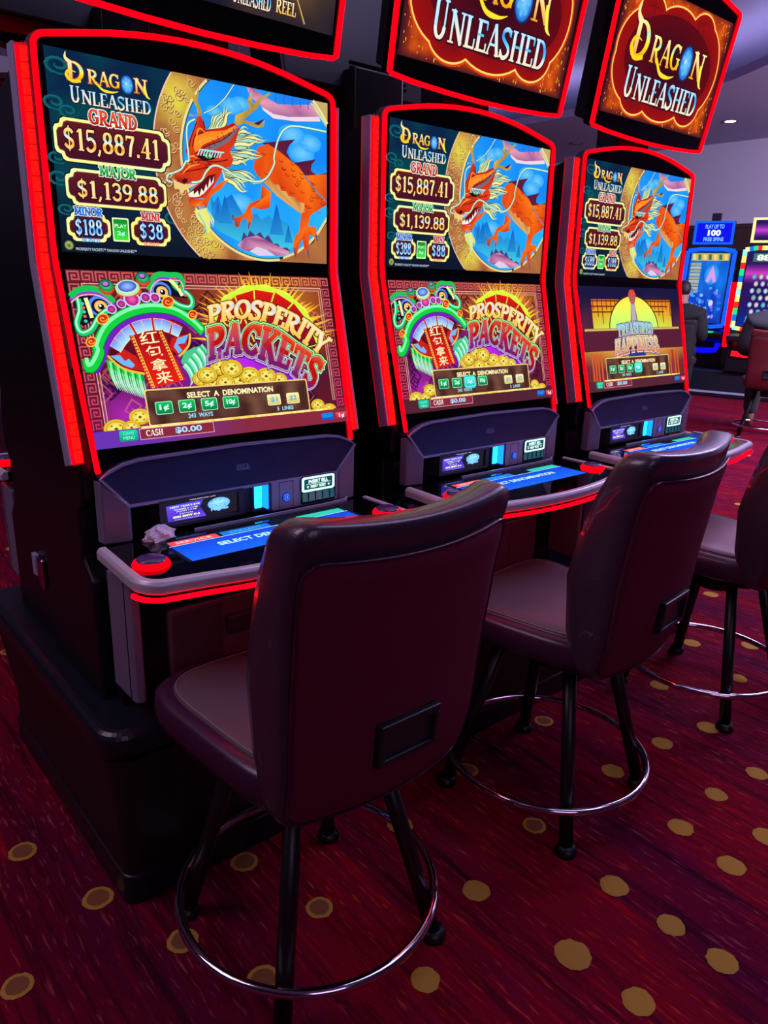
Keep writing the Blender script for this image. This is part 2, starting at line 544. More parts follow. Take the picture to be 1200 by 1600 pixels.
    g['8'] = (0.66, [bw(0.33, 0.74, 0.19, 0.215, 0, 360, 24), bw(0.33, 0.28, 0.235, 0.235, 0, 360, 24)])
    g['9'] = (0.66, [bw(0.33, 0.7, 0.23, 0.255, 0, 360, 24), sm([(0.54, 0.66), (0.52, 0.38), (0.38, 0.12), (0.14, 0.03)], 0.14)])
    g['$'] = (0.7, [sm([(0.58, 0.76), (0.46, 0.88), (0.3, 0.9), (0.15, 0.8), (0.15, 0.64), (0.33, 0.52), (0.53, 0.4), (0.56, 0.22), (0.42, 0.1), (0.24, 0.1), (0.09, 0.24)], 0.15), ([(0.35, 1.08), (0.35, -0.08)], 0.06)])
    g['.'] = (0.26, [([(0.13, 0.0), (0.13, 0.16)], 0.16)])
    g[','] = (0.28, [([(0.16, 0.14), (0.13, 0.0), (0.04, -0.16)], 0.12)])
    g[' '] = (0.35, [])
    return g


GL = glyphs()


def ribbon(P, W, e=0.0, closed=False):
    """flat ribbon around a line; W a width or list; e grows the outline"""
    n = len(P)
    if not isinstance(W, (list, tuple)):
        W = [W] * n
    P = [Vector((p[0], p[1])) for p in P]
    if closed is False and e and n > 1:
        t0 = (P[0] - P[1]).normalized()
        t1 = (P[-1] - P[-2]).normalized()
        P[0] = P[0] + t0 * e
        P[-1] = P[-1] + t1 * e
    V, F = [], []
    for i in range(n):
        a = P[i - 1] if (i or closed) else P[i]
        b = P[(i + 1) % n] if (i < n - 1 or closed) else P[i]
        d1 = P[i] - a
        d2 = b - P[i]
        if d1.length < 1e-9:
            d1 = d2
        if d2.length < 1e-9:
            d2 = d1
        d1 = d1.normalized()
        d2 = d2.normalized()
        m = d1 + d2
        m = m.normalized() if m.length > 1e-6 else d1
        k = 1.0 / max(0.45, m.dot(d1))
        nn = Vector((-m.y, m.x)) * (W[i] / 2 + e) * k
        V += [P[i] + nn, P[i] - nn]
    for i in range(n if closed else n - 1):
        j = (i + 1) % n
        F.append((2 * i, 2 * i + 1, 2 * j + 1, 2 * j))
    return [(v.x, v.y) for v in V], F


_font_cache = {}


def font_mesh(s, bold=0.0):
    k = (s, bold)
    if k not in _font_cache:
        c = bpy.data.curves.new('lettering', 'FONT')
        c.body = s
        c.offset = bold
        c.resolution_u = 3
        o = bpy.data.objects.new('lettering', c)
        COL.objects.link(o)
        dg = bpy.context.evaluated_depsgraph_get()
        me = bpy.data.meshes.new_from_object(o.evaluated_get(dg))
        V = [(v.co.x, v.co.y) for v in me.vertices]
        Fc = [tuple(p.vertices) for p in me.polygons]
        bpy.data.objects.remove(o)
        bpy.data.meshes.remove(me)
        bpy.data.curves.remove(c)
        _font_cache[k] = (V, Fc)
    return _font_cache[k]


class Art:
    """a flat picture of layered coloured shapes; units 1600 x 900, v down"""

    def __init__(s):
        s.V, s.F, s.C, s.z = [], [], [], 0

    def raw(s, P, F, col, step=True):
        n = len(s.V)
        for i, p in enumerate(P):
            s.V.append((p[0], p[1], s.z))
            c = col(p[0], p[1]) if callable(col) else (col[i] if isinstance(col[0], (tuple, list)) else col)
            s.C.append(lin(c))
        s.F += [tuple(i + n for i in f) for f in F]
        if step:
            s.z += 1

    def poly(s, P, col, smooth=0, step=True):
        if smooth:
            P = catmull(P, smooth, True)
        s.raw(P, [tuple(range(len(P)))], col, step)

    def rect(s, u0, v0, u1, v1, col, r=0, step=True):
        s.poly(round_rect(u0, v0, u1, v1, r) if r else [(u0, v0), (u1, v0), (u1, v1), (u0, v1)], col, step=step)

    def ell(s, cx, cy, rx, ry, col, edge=None, rot=0, n=22, step=True):
        c, d = cos(radians(rot)), sin(radians(rot))
        R = [(rx * cos(2 * pi * i / n), ry * sin(2 * pi * i / n)) for i in range(n)]
        P = [(cx, cy)] + [(cx + x * c - y * d, cy + x * d + y * c) for x, y in R]
        s.raw(P, [(0, 1 + i, 1 + (i + 1) % n) for i in range(n)], [col] + [edge or col] * n, step)

    def line(s, P, w, col, smooth=0, closed=False, step=True, W=None):
        if smooth:
            P = catmull(P, smooth, closed)
        n = len(P)
        if W:
            w = [W[0] + (W[1] - W[0]) * i / (n - 1) for i in range(n)] if len(W) == 2 else \
                [W[0] + (W[1] - W[0]) * (i / (n - 1) * 2) if i < n / 2 else W[1] + (W[2] - W[1]) * (i / (n - 1) * 2 - 1) for i in range(n)]
        Q, F = ribbon(P, w, 0, closed)
        s.raw(Q, F, col, step)

    def grid(s, u0, v0, u1, v1, nx, ny, fn, step=True):
        P = [(u0 + (u1 - u0) * i / nx, v0 + (v1 - v0) * j / ny) for j in range(ny + 1) for i in range(nx + 1)]
        F = [(j * (nx + 1) + i, j * (nx + 1) + i + 1, (j + 1) * (nx + 1) + i + 1, (j + 1) * (nx + 1) + i) for j in range(ny) for i in range(nx)]
        s.raw(P, F, fn, step)

    def text(s, txt, env, layers, track=0.03):
        """serif lettering; layers = [(grow, colour or f(y 0..1))], env(t, y) -> (u, v)"""
        tot = sum(GL[c][0] + track for c in txt) - track
        for grow, col in layers:
            x = 0.0
            P, F, C = [], [], []
            for ch in txt:
                for st in GL[ch][1]:
                    pts, w = st
                    q, f = ribbon(pts, w, grow)
                    n = len(P)
                    for a in q:
                        P.append(env((x + a[0]) / tot, a[1]))
                        C.append(col(a[1]) if callable(col) else col)
                    F += [tuple(i + n for i in k) for k in f]
                x += GL[ch][0] + track
            s.raw(P, F, C)

    def sans(s, txt, env, col, bold=0.0):
        V, F = font_mesh(txt, bold)
        x0 = min(v[0] for v in V)
        x1 = max(v[0] for v in V)
        y0 = min(v[1] for v in V)
        y1 = max(v[1] for v in V)
        P = [env((v[0] - x0) / (x1 - x0), (v[1] - y0) / (y1 - y0)) for v in V]
        s.raw(P, F, [col((v[1] - y0) / (y1 - y0)) if callable(col) else col for v in V])

    def mesh(s, name, O, ex, ey, n, w, h, dz=0.000022, z0=0.0004, material=None):
        O, ex, ey, n = Vector(O), Vector(ex), Vector(ey), Vector(n)
        V = [O + ex * ((u / 1600 - 0.5) * w) + ey * ((1 - v / 900) * h) + n * (z0 + dz * z) for u, v, z in s.V]
        me = bpy.data.meshes.new(name)
        me.from_pydata([tuple(v) for v in V], [], s.F)
        a = me.attributes.new('Col', 'FLOAT_COLOR', 'POINT')
        a.data.foreach_set('color', [x for c in s.C for x in (c[0], c[1], c[2], 1.0)])
        me.materials.append(material or M_SCREEN)
        me.update()
        return me


def benv(u0, v0, u1, v1, shear=0.0):
    return lambda t, y: (u0 + (u1 - u0) * t + shear * y, v1 + (v0 - v1) * y)


def renv(cx, cy, w, h, ang):
    c, d = cos(radians(ang)), sin(radians(ang))
    return lambda t, y: (cx + (t - 0.5) * w * c - (0.5 - y) * h * d, cy + (t - 0.5) * w * d + (0.5 - y) * h * c)


def resample(P):
    Q = catmull(P, 8)
    L = [0.0]
    for a, b in zip(Q, Q[1:]):
        L.append(L[-1] + hypot(b[0] - a[0], b[1] - a[1]))

    def f(t):
        x = t * L[-1]
        if x <= 0:
            k = 0
        elif x >= L[-1]:
            k = len(Q) - 2
        else:
            k = max(i for i in range(len(Q) - 1) if L[i] <= x)
        q = (x - L[k]) / max(1e-9, L[k + 1] - L[k])
        return (Q[k][0] + (Q[k + 1][0] - Q[k][0]) * q, Q[k][1] + (Q[k + 1][1] - Q[k][1]) * q)
    return f


def cenv(top, bot):
    a, b = resample(top), resample(bot)

    def f(t, y):
        p, q = a(t), b(t)
        return (q[0] + (p[0] - q[0]) * y, q[1] + (p[1] - q[1]) * y)
    return f


def mixc(a, b, t):
    t = max(0.0, min(1.0, t))
    return tuple(p + (q - p) * t for p, q in zip(a, b))


def ramp(*st):
    """colour ramp over 0..1: (pos, col)..."""
    def f(t):
        if t <= st[0][0]:
            return st[0][1]
        for (p, c), (q, d) in zip(st, st[1:]):
            if t <= q:
                return mixc(c, d, (t - p) / (q - p))
        return st[-1][1]
    return f


GOLD = ramp((0, (255, 214, 150)), (0.3, (236, 160, 40)), (0.5, (255, 240, 190)), (0.62, (150, 225, 255)), (0.75, (235, 190, 90)), (1, (255, 225, 150)))
ICE = ramp((0, (190, 230, 255)), (0.45, (70, 150, 235)), (0.6, (235, 250, 255)), (1, (120, 190, 255)))


def nz(u, v, s, o=0.0):
    return noise.noise((u * s + o, v * s - o, o))


def plaque(A, u0, v0, u1, v1, n):
    """jackpot plaque with notched corners and a gold rim"""
    def shape(d, k):
        a0, b0, a1, b1 = u0 + d, v0 + d, u1 - d, v1 - d
        P = []
        for cx, cy, sx, sy, sw in ((a1, b1, -1, -1, 0), (a0, b1, 1, -1, 1), (a0, b0, 1, 1, 0), (a1, b0, -1, 1, 1)):
            c = [(cx, cy + sy * k * 1.5), (cx + sx * k * 0.25, cy + sy * k * 1.05), (cx + sx * k * 0.85, cy + sy * k * 0.85), (cx + sx * k * 1.05, cy + sy * k * 0.25), (cx + sx * k * 1.5, cy)]
            P += c if not sw else c[::-1]
        return P
    A.poly(shape(-5, n), (20, 24, 34))
    rim = lambda u, v: mixc((246, 232, 120), (226, 250, 190), 0.5 + 0.9 * nz(u, v, 0.012, 3))
    A.poly(shape(0, n), rim)
    A.poly(shape(13, n), (120, 80, 40))
    A.poly(shape(16, n), lambda u, v: mixc((96, 26, 36), (62, 14, 40), (v - v0) / (v1 - v0)))


def logo(A, u0, v0, u1, v1, big=False):
    """the two-line game title: gold DRAGON with a blue pearl for its O, silver-blue UNLEASHED"""
    w, h = u1 - u0, v1 - v0
    X = lambda t: u0 + w * t
    Y = lambda t: v0 + h * t
    gold = ramp((0, (240, 150, 20)), (0.35, (246, 214, 30)), (0.55, (236, 236, 90)), (0.68, (150, 230, 235)), (0.82, (240, 210, 60)), (1, (255, 240, 170)))
    edge = (110, 40, 60) if not big else (60, 14, 24)
    rim = (40, 16, 40)
    # D, large, with a flame lick and a curl
    dl = [(0.055, edge), (0.0, gold)]
    A.text('D', benv(X(0.0), Y(0.17), X(0.2), Y(0.56)), dl)
    A.line([(X(0.05), Y(0.2)), (X(0.0), Y(0.12)), (X(0.01), Y(0.0))], 0, (250, 225, 160), smooth=5, W=(w * 0.05, w * 0.03, 2))
    A.line([(X(0.16), Y(0.54)), (X(0.06), Y(0.57)), (X(0.0), Y(0.47)), (X(0.03), Y(0.36)), (X(0.11), Y(0.38))], 0, gold(0.3), smooth=5, W=(w * 0.03, w * 0.035, 3))
    xs = (0.24, 0.37, 0.5)
    for ch, a in zip('RAG', xs):
        A.text(ch, benv(X(a), Y(0.27), X(a + 0.125), Y(0.56)), dl)
    A.line([(X(0.33), Y(0.5)), (X(0.41), Y(0.64)), (X(0.52), Y(0.66)), (X(0.6), Y(0.62))], 0, gold(0.4), smooth=5, W=(w * 0.02, w * 0.03, 2))
    A.text('N', benv(X(0.8), Y(0.27), X(0.97), Y(0.58)), dl)
    A.line([(X(0.93), Y(0.4)), (X(0.955), Y(0.6)), (X(1.0), Y(0.66))], 0, gold(0.5), smooth=5, W=(w * 0.03, w * 0.03, 2))
    A.ell(X(0.715), Y(0.44), w * 0.085, h * 0.21, (20, 40, 90))
    A.ell(X(0.715), Y(0.44), w * 0.075, h * 0.19, (120, 215, 255), (14, 92, 190))
    for k in range(7):
        a = k * 2 * pi / 7
        A.ell(X(0.715) + cos(a) * w * 0.047, Y(0.44) + sin(a) * h * 0.118, w * 0.012, h * 0.03, (90, 180, 250), step=(k == 6))
    A.ell(X(0.705), Y(0.42), w * 0.02, h * 0.05, (225, 250, 255), (60, 150, 235))
    blue = ramp((0, (245, 220, 190)), (0.28, (225, 235, 225)), (0.5, (70, 190, 235)), (0.8, (60, 150, 230)), (1, (190, 230, 250)))
    ul = [(0.06, rim), (0.0, blue)]
    A.text('U', benv(X(0.02), Y(0.66), X(0.135), Y(1.0)), ul)
    A.text('NLEASHED', benv(X(0.15), Y(0.72), X(1.0), Y(1.0)), ul, track=0.0)


def dragon(A):
    u = UPV
    cx, cy, ri, ro = 1168, 384, 511, 663
    gold = lambda a, b: mixc(mixc((140, 76, 50), (190, 126, 66), 0.5 + nz(a, b, 0.01)), (226, 226, 70), max(0, 1 - hypot(a - 640, b - 130) / 170) + max(0, 1 - hypot(a - 780, b - 800) / 150))
    n = 60
    ringp = [(r, i) for r in (0, 1, 2, 3) for i in range(n)]
    P, Fc = [], []
    for j, R in enumerate((ri, ri + 50, ri + 100, ro)):
        for i in range(n + 1):
            a = radians(60 + 240 * i / n)
            P.append((min(1600, max(0, cx + R * cos(a))), min(900, max(0, cy - R * sin(a)))))
    for j in range(3):
        for i in range(n):
            Fc.append((j * (n + 1) + i, j * (n + 1) + i + 1, (j + 1) * (n + 1) + i + 1, (j + 1) * (n + 1) + i))
    A.raw(P, Fc, gold)
    A.poly([(1480, 0), (1600, 0), (1600, 110)], (206, 176, 110))
    A.poly([(1600, 660), (1600, 900), (1230, 900), (1380, 860), (1500, 780)], gold)
    # cloud scrolls cut into the ring
    for k in range(130):
        a = radians(92 + 196 * rnd.random())
        R = ri + 24 + 116 * rnd.random()
        x, y = cx + R * cos(a), cy - R * sin(a)
        if not (0 < x < 1600 and 10 < y < 890):
            continue
        r0 = rnd.uniform(13, 27)
        sp = [(x + r0 * (1 - t / 14) * cos(t * 0.7), y + r0 * (1 - t / 14) * sin(t * 0.7)) for t in range(11)]
        A.line([(a_ + 3, b_ + 3) for a_, b_ in sp], 4, (110, 56, 40), step=False)
        A.line(sp, 4, (236, 190, 124), step=(k % 20 == 0))
    for R, c, w_ in ((ro, (236, 190, 170), 7), (ri, (222, 212, 150), 14), (ri - 10, (70, 74, 60), 8)):
        pts = []
        for i in range(81):
            a = radians(80 + 200 * i / 80)
            x, y = cx + R * cos(a), cy - R * sin(a)
            pts.append((x, y))
        seg = []
        for p in pts:
            if 0 <= p[1] <= 900 and p[0] <= 1600:
                seg.append(p)
        A.line(seg, w_, c)
    # sky disc
    sky = lambda a, b: mixc((20, 126, 236), (40, 178, 246), 0.4 + 0.8 * nz(a, b, 0.004, 2) + (b - 300) / 1200)
    pts = [(cx + (ri - 12) * cos(radians(2 * i)), cy - (ri - 12) * sin(radians(2 * i))) for i in range(180)]
    pts = [(min(1600, x), max(0, y)) for x, y in pts]
    P = [(1160, 400)] + pts
    A.raw(P, [(0, 1 + i, 1 + (i + 1) % 180) for i in range(180)], sky)
    for x, y, r_ in ((960, 110, 70), (1020, 90, 60), (1350, 200, 90), (1480, 230, 80), (1420, 290, 90), (860, 150, 50), (1000, 600, 90)):
        A.ell(x, y, r_, r_ * 0.6, (110, 196, 246), (44, 158, 242), step=False)
    A.z += 1
    A.poly([(1502, 15), (1600, 105), (1600, 130), (1480, 15)], (206, 206, 150))
    right = [(1600 - 0, 650), (1540, 730), (1470, 795), (1380, 850), (1280, 885), (1280, 872), (1375, 835), (1460, 782), (1530, 716), (1600, 625)]
    A.poly(right, (222, 206, 130))
    A.poly(u['mount'], lambda a, b: mixc((20, 104, 200), (60, 190, 214), (b - 560) / 260))
    for x, y, h_ in ((905, 560, 150), (1240, 580, 170), (1320, 690, 100), (860, 600, 100)):
        A.poly([(x - h_ * 0.3, y + h_), (x, y), (x + h_ * 0.3, y + h_)], [(30, 130, 200), (16, 84, 176), (36, 140, 206)], step=False)
    A.z += 1
    pink = lambda a, b: mixc((222, 150, 178), (126, 66, 128), 0.5 + 1.3 * nz(a, b, 0.012, 5))
    A.poly([(p[0], max(0, p[1])) for p in u['tail']], pink)
    A.poly(u['tailbelly'], (228, 206, 220))
    for x in (1250, 1305, 1360, 1415, 1470):
        A.line([(x, 50), (x - 6, 25), (x + 4, 0)], 5, (90, 60, 130), step=False)
    A.z += 1
    A.poly(u['coilspikes'], (70, 56, 120))
    A.poly(u['coil'], pink)
    A.poly(u['coilbelly'], (214, 196, 224))
    # the red dragon
    red = lambda a, b: mixc((196, 34, 16), (246, 120, 22), 0.45 + 1.2 * nz(a, b, 0.011, 9))
    dk = (76, 18, 40)
    A.poly(u['fin1'], lambda a, b: mixc((70, 20, 60), (110, 34, 60), 0.5 + nz(a, b, 0.02)))
    A.poly(u['leg1'], red)
    A.poly(u['body'], red)
    for k in range(46):
        x, y = rnd.uniform(1150, 1590), rnd.uniform(300, 600)
        d = (y - 300) - 0.62 * (x - 1150)
        if -150 < d + 20 < 130 and x > 1160:
            A.line(arc(x, y, 13, 11, 20, 200, 6), 3.5, (126, 20, 14), step=(k % 12 == 0))
    A.line([(1441, 411), (1470, 440), (1540, 500), (1598, 540)], 12, (130, 120, 140), smooth=4)
    A.poly(u['belly'], lambda a, b: mixc((226, 172, 96), (170, 106, 60), 0.5 + 1.5 * nz(a, b, 0.02, 1)))
    A.poly(u['leg2'], red)
    for x, y, dx, dy in ((1371, 878, -14, -60), (1469, 874, -20, -54), (1531, 784, -16, -50), (1047, 736, 8, -44), (978, 728, -14, -40), (952, 690, -6, -30)):
        A.poly([(x, y), (x + dx - 10, y + dy), (x + dx + 12, y + dy)], [(30, 50, 90), (110, 130, 160), (60, 80, 120)], step=False)
    A.z += 1
    cream = lambda a, b: mixc((232, 226, 150), (120, 200, 196), 0.4 + 1.4 * nz(a, b, 0.016, 4))
    horn = lambda a, b: mixc((150, 116, 50), (206, 176, 84), 0.5 + 1.5 * nz(a, b, 0.03, 6))
    A.poly([(p[0], max(0, p[1])) for p in u['antler1']], horn)
    A.poly(u['antlerb'], horn)
    A.poly(u['antler2'], horn)
    A.poly(u['antlerc'], horn)
    A.poly(u['spike3'], dk)
    def strands(b0, b1, t0, t1, n, wv, w_):
        for q in range(n):
            f = q / (n - 1)
            b = (b0[0] + (b1[0] - b0[0]) * f, b0[1] + (b1[1] - b0[1]) * f)
            t = (t0[0] + (t1[0] - t0[0]) * f, t0[1] + (t1[1] - t0[1]) * f)
            d = Vector((t[0] - b[0], t[1] - b[1]))
            nn = Vector((-d.y, d.x)).normalized()
            lg = 0.8 + 0.35 * ((q * 7) % 5) / 5
            P_ = [(b[0] + d.x * s_ * lg + nn.x * wv * sin(s_ * 7 + q * 1.3) * s_, b[1] + d.y * s_ * lg + nn.y * wv * sin(s_ * 7 + q * 1.3) * s_) for s_ in (0, 0.2, 0.4, 0.6, 0.8, 1.0)]
            A.line(P_, 0, (70, 46, 36), smooth=3, W=(w_ + 7, w_ + 9, 2))
            A.line(P_, 0, (236, 228, 150) if q % 2 else (158, 214, 190), smooth=3, W=(w_, w_ + 2, 1))
    strands((826, 244), (900, 224), (880, 140), (975, 108), 6, 14, 15)
    strands((985, 240), (975, 310), (1080, 190), (1100, 320), 7, 16, 17)
    strands((985, 262), (975, 300), (1200, 228), (1150, 262), 4, 14, 15)
    strands((935, 345), (950, 390), (1180, 306), (1070, 385), 6, 14, 16)
    strands((890, 430), (905, 480), (1165, 452), (1035, 530), 8, 18, 17)
    A.poly(u['beard'], lambda a, b: mixc((200, 40, 20), (246, 130, 30), 0.5 + 1.6 * nz(a, b, 0.03, 8)))
    A.poly(u['head'], lambda a, b: mixc((170, 24, 20), (230, 76, 24), 0.5 + 1.3 * nz(a, b, 0.018, 11)))
    A.poly(u['headlite'], lambda a, b: mixc((236, 92, 24), (248, 150, 40), 0.5 + 1.3 * nz(a, b, 0.03, 2)))
    A.poly(u['headrow'], (120, 100, 110))
    for t in range(7):
        x, y = 778 + 30 * t, 352 - 21 * t
        A.line([(x, y - 20), (x + 18, y + 12)], 4, (70, 40, 50), step=False)
    for P_ in ([(720, 340), (742, 280), (790, 262)], [(735, 372), (800, 330), (900, 285), (960, 240)], [(700, 350), (715, 300), (752, 215)], [(790, 205), (800, 240)], [(700, 420), (760, 400), (850, 400), (930, 380)], [(660, 470), (740, 450), (830, 425)]):
        A.line(P_, 6, (110, 14, 20), smooth=4, step=False)
    A.z += 1
    for k in range(26):
        x, y = rnd.uniform(690, 900), rnd.uniform(400, 470)
        if y - 400 < 0.2 * (900 - x):
            A.line(arc(x, y, 11, 8, 10, 190, 5), 3, (246, 150, 40) if k % 2 else (110, 10, 16), step=False)
    for P_ in ([(655, 480), (700, 440), (760, 420)], [(690, 400), (720, 385), (745, 395)], [(880, 270), (930, 240), (980, 205)], [(745, 330), (780, 300), (850, 280)], [(735, 350), (760, 250), (800, 262)]):
        A.line(P_, 0, (250, 150, 50), smooth=4, W=(3, 9, 2), step=False)
    A.z += 1
    A.poly(u['eye'], (24, 18, 30))
    A.ell(812, 374, 24, 13, (240, 246, 160), (60, 160, 60))
    A.ell(812, 374, 7, 11, (10, 10, 10))
    for x in range(750, 880, 16):
        A.line([(x, 378), (x + 12, 352), (x + 30, 346)], 6, (170, 226, 232), smooth=3, step=False)
    A.z += 1
    A.poly(u['snout'], lambda a, b: mixc((220, 70, 24), (130, 16, 20), (b - 474) / 50))
    A.ell(668, 512, 16, 10, (60, 10, 16), rot=-20)
    A.poly(u['nosehair'], (226, 196, 120))
    A.poly(u['mouth'], (90, 14, 26))
    A.poly(u['teeth'], (236, 232, 214))
    A.line([(690, 596), (748, 588), (790, 560), (842, 505), (852, 464)], 9, (196, 40, 40), smooth=4)
    A.poly(u['tuft'], (226, 222, 120))
    A.line([(735, 665), (770, 720), (786, 780)], 8, (120, 200, 200), smooth=4)
    A.line([(790, 645), (815, 690), (826, 730)], 8, (120, 200, 200), smooth=4)
    for k, w_ in (('whisk1', 9), ('whisk2', 8), ('whisk3', 8), ('whisk4', 5)):
        A.line(u[k], w_ + 5, (60, 110, 110), smooth=5)
        A.line(u[k], w_, (196, 234, 204), smooth=5)
    A.poly([(1500, 0), (1600, 0), (1600, 100)], (196, 162, 100))
    A.line([(1497, 0), (1560, 60), (1600, 110)], 14, (224, 214, 150))


def upper_art(minor, mini, play):
    A = Art()
    A.grid(0, 0, 1600, 900, 48, 27, lambda u, v: mixc(mixc((10, 34, 66), (8, 62, 74), 0.3 + 1.1 * nz(u, v, 0.006, 7) + (0.25 if 180 < v < 600 else 0)), (16, 22, 40), (v - 560) / 300))
    for x, y, r in ((60, 70, 70), (30, 230, 60), (90, 260, 50), (20, 470, 50), (600, 280, 40), (20, 560, 60), (40, 700, 46), (560, 500, 40), (480, 560, 50), (600, 700, 60)):
        for k in range(3):
            sp = [(x + r * (1 - t / 18) * cos(t * 0.55 + k), y + r * 0.6 * (1 - t / 18) * sin(t * 0.55 + k)) for t in range(15)]
            A.line(sp, 5, (16, 96, 100) if k else (10, 70, 84), step=False)
    A.z += 1
    dragon(A)
    logo(A, 92, 10, 500, 222)
    plaque(A, 8, 292, 592, 484, 34)
    A.text('$15,887.41', benv(50, 334, 532, 430), [(0.06, (50, 12, 14)), (0.0, GOLD)], track=0.06)
    gl = [(0.1, (250, 244, 236)), (0.035, (60, 10, 16)), (0.0, ramp((0, (200, 20, 16)), (1, (250, 90, 50))))]
    A.text('GRAND', benv(182, 240, 420, 304), gl)
    plaque(A, 42, 512, 558, 680, 30)
    A.text('$1,139.88', benv(94, 562, 510, 642), [(0.06, (50, 12, 14)), (0.0, GOLD)], track=0.06)
    A.text('MAJOR', benv(212, 490, 398, 534), [(0.11, (236, 250, 236)), (0.04, (6, 50, 10)), (0.0, ramp((0, (10, 120, 20)), (1, (60, 230, 90))))])
    plaque(A, 30, 712, 246, 846, 26)
    A.text(minor, benv(70, 742, 204, 816), [(0.1, (14, 20, 60)), (0.0, ICE)], track=0.06)
    A.text('MINOR', benv(72, 688, 210, 724), [(0.13, (225, 240, 250)), (0.05, (8, 24, 70)), (0.0, (36, 120, 236))])
    A.sans('BONUS', benv(100, 828, 188, 850), (50, 140, 240), 0.03)
    plaque(A, 354, 712, 568, 850, 26)
    A.text(mini, benv(398, 742, 526, 816), [(0.1, (14, 20, 60)), (0.0, ICE)], track=0.1)
    A.text('MINI', benv(412, 690, 512, 726), [(0.13, (244, 226, 226)), (0.05, (70, 10, 20)), (0.0, (226, 60, 60))])
    A.sans('BONUS', benv(418, 832, 500, 852), (226, 130, 130), 0.03)
    A.rect(256, 724, 342, 838, (226, 246, 190), 6)
    A.rect(262, 731, 336, 831, lambda u, v: mixc((10, 130, 40), (60, 226, 60), (v - 731) / 100), 5)
    A.sans('PLAY', benv(268, 754, 330, 772), (210, 255, 220), 0.01)
    A.sans(play, benv(278, 788, 318, 812), (200, 250, 255), 0.02)
    A.ell(32, 868, 22, 22, (226, 226, 140), (90, 110, 50))
    A.ell(32, 870, 13, 12, (60, 70, 30), (150, 160, 80))
    A.sans('PROSPERITY PACKETS™ DRAGON UNLEASHED™', benv(64, 876, 374, 890), (180, 200, 214), 0.01)
    return A


def key_tile(A, x, y, w, h, c, flip=False):
    q = [(0.08, 0.98), (0.08, 0.1), (0.9, 0.1), (0.9, 0.82), (0.36, 0.82), (0.36, 0.42), (0.62, 0.42), (0.62, 0.6)]
    if flip:
        q = [(1 - a, b) for a, b in q]
    A.line([(x + a * w, y + b * h) for a, b in q], w * 0.13, c, step=False)


def coin(A, x, y, r, tilt=0.72, step=True):
    A.ell(x, y, r, r * tilt, (120, 80, 10), step=False)
    A.z += 1
    A.ell(x, y - 2, r * 0.94, r * 0.94 * tilt, (250, 240, 130), (216, 176, 30), step=False)
    A.z += 1
    A.line(arc(x, y, r * 0.74, r * 0.74 * tilt, 0, 360, 16), r * 0.07, (196, 150, 20), step=False)
    d = r * 0.2
    A.poly([(x - d, y), (x, y - d * tilt), (x + d, y), (x, y + d * tilt)], (110, 84, 10), step=False)
    for a in (0, 90, 180, 270):
        t = radians(a + 45)
        A.ell(x + r * 0.46 * cos(t), y + r * 0.46 * tilt * sin(t), r * 0.12, r * 0.08, (160, 150, 30), n=8, step=False)


def pill(A, cx, cy, w, h, txt, cols, tc):
    A.rect(cx - w / 2 - 3, cy - h / 2 - 3, cx + w / 2 + 3, cy + h / 2 + 3, (190, 250, 220) if cols[0][1] > cols[0][0] else (246, 240, 190), 10)
    A.rect(cx - w / 2, cy - h / 2, cx + w / 2, cy + h / 2, lambda u, v: mixc(cols[0], cols[1], (v - cy + h / 2) / h), 9)
    A.sans(txt, benv(cx - w * 0.3, cy - h * 0.3, cx + w * 0.3, cy + h * 0.28), tc, 0.03)


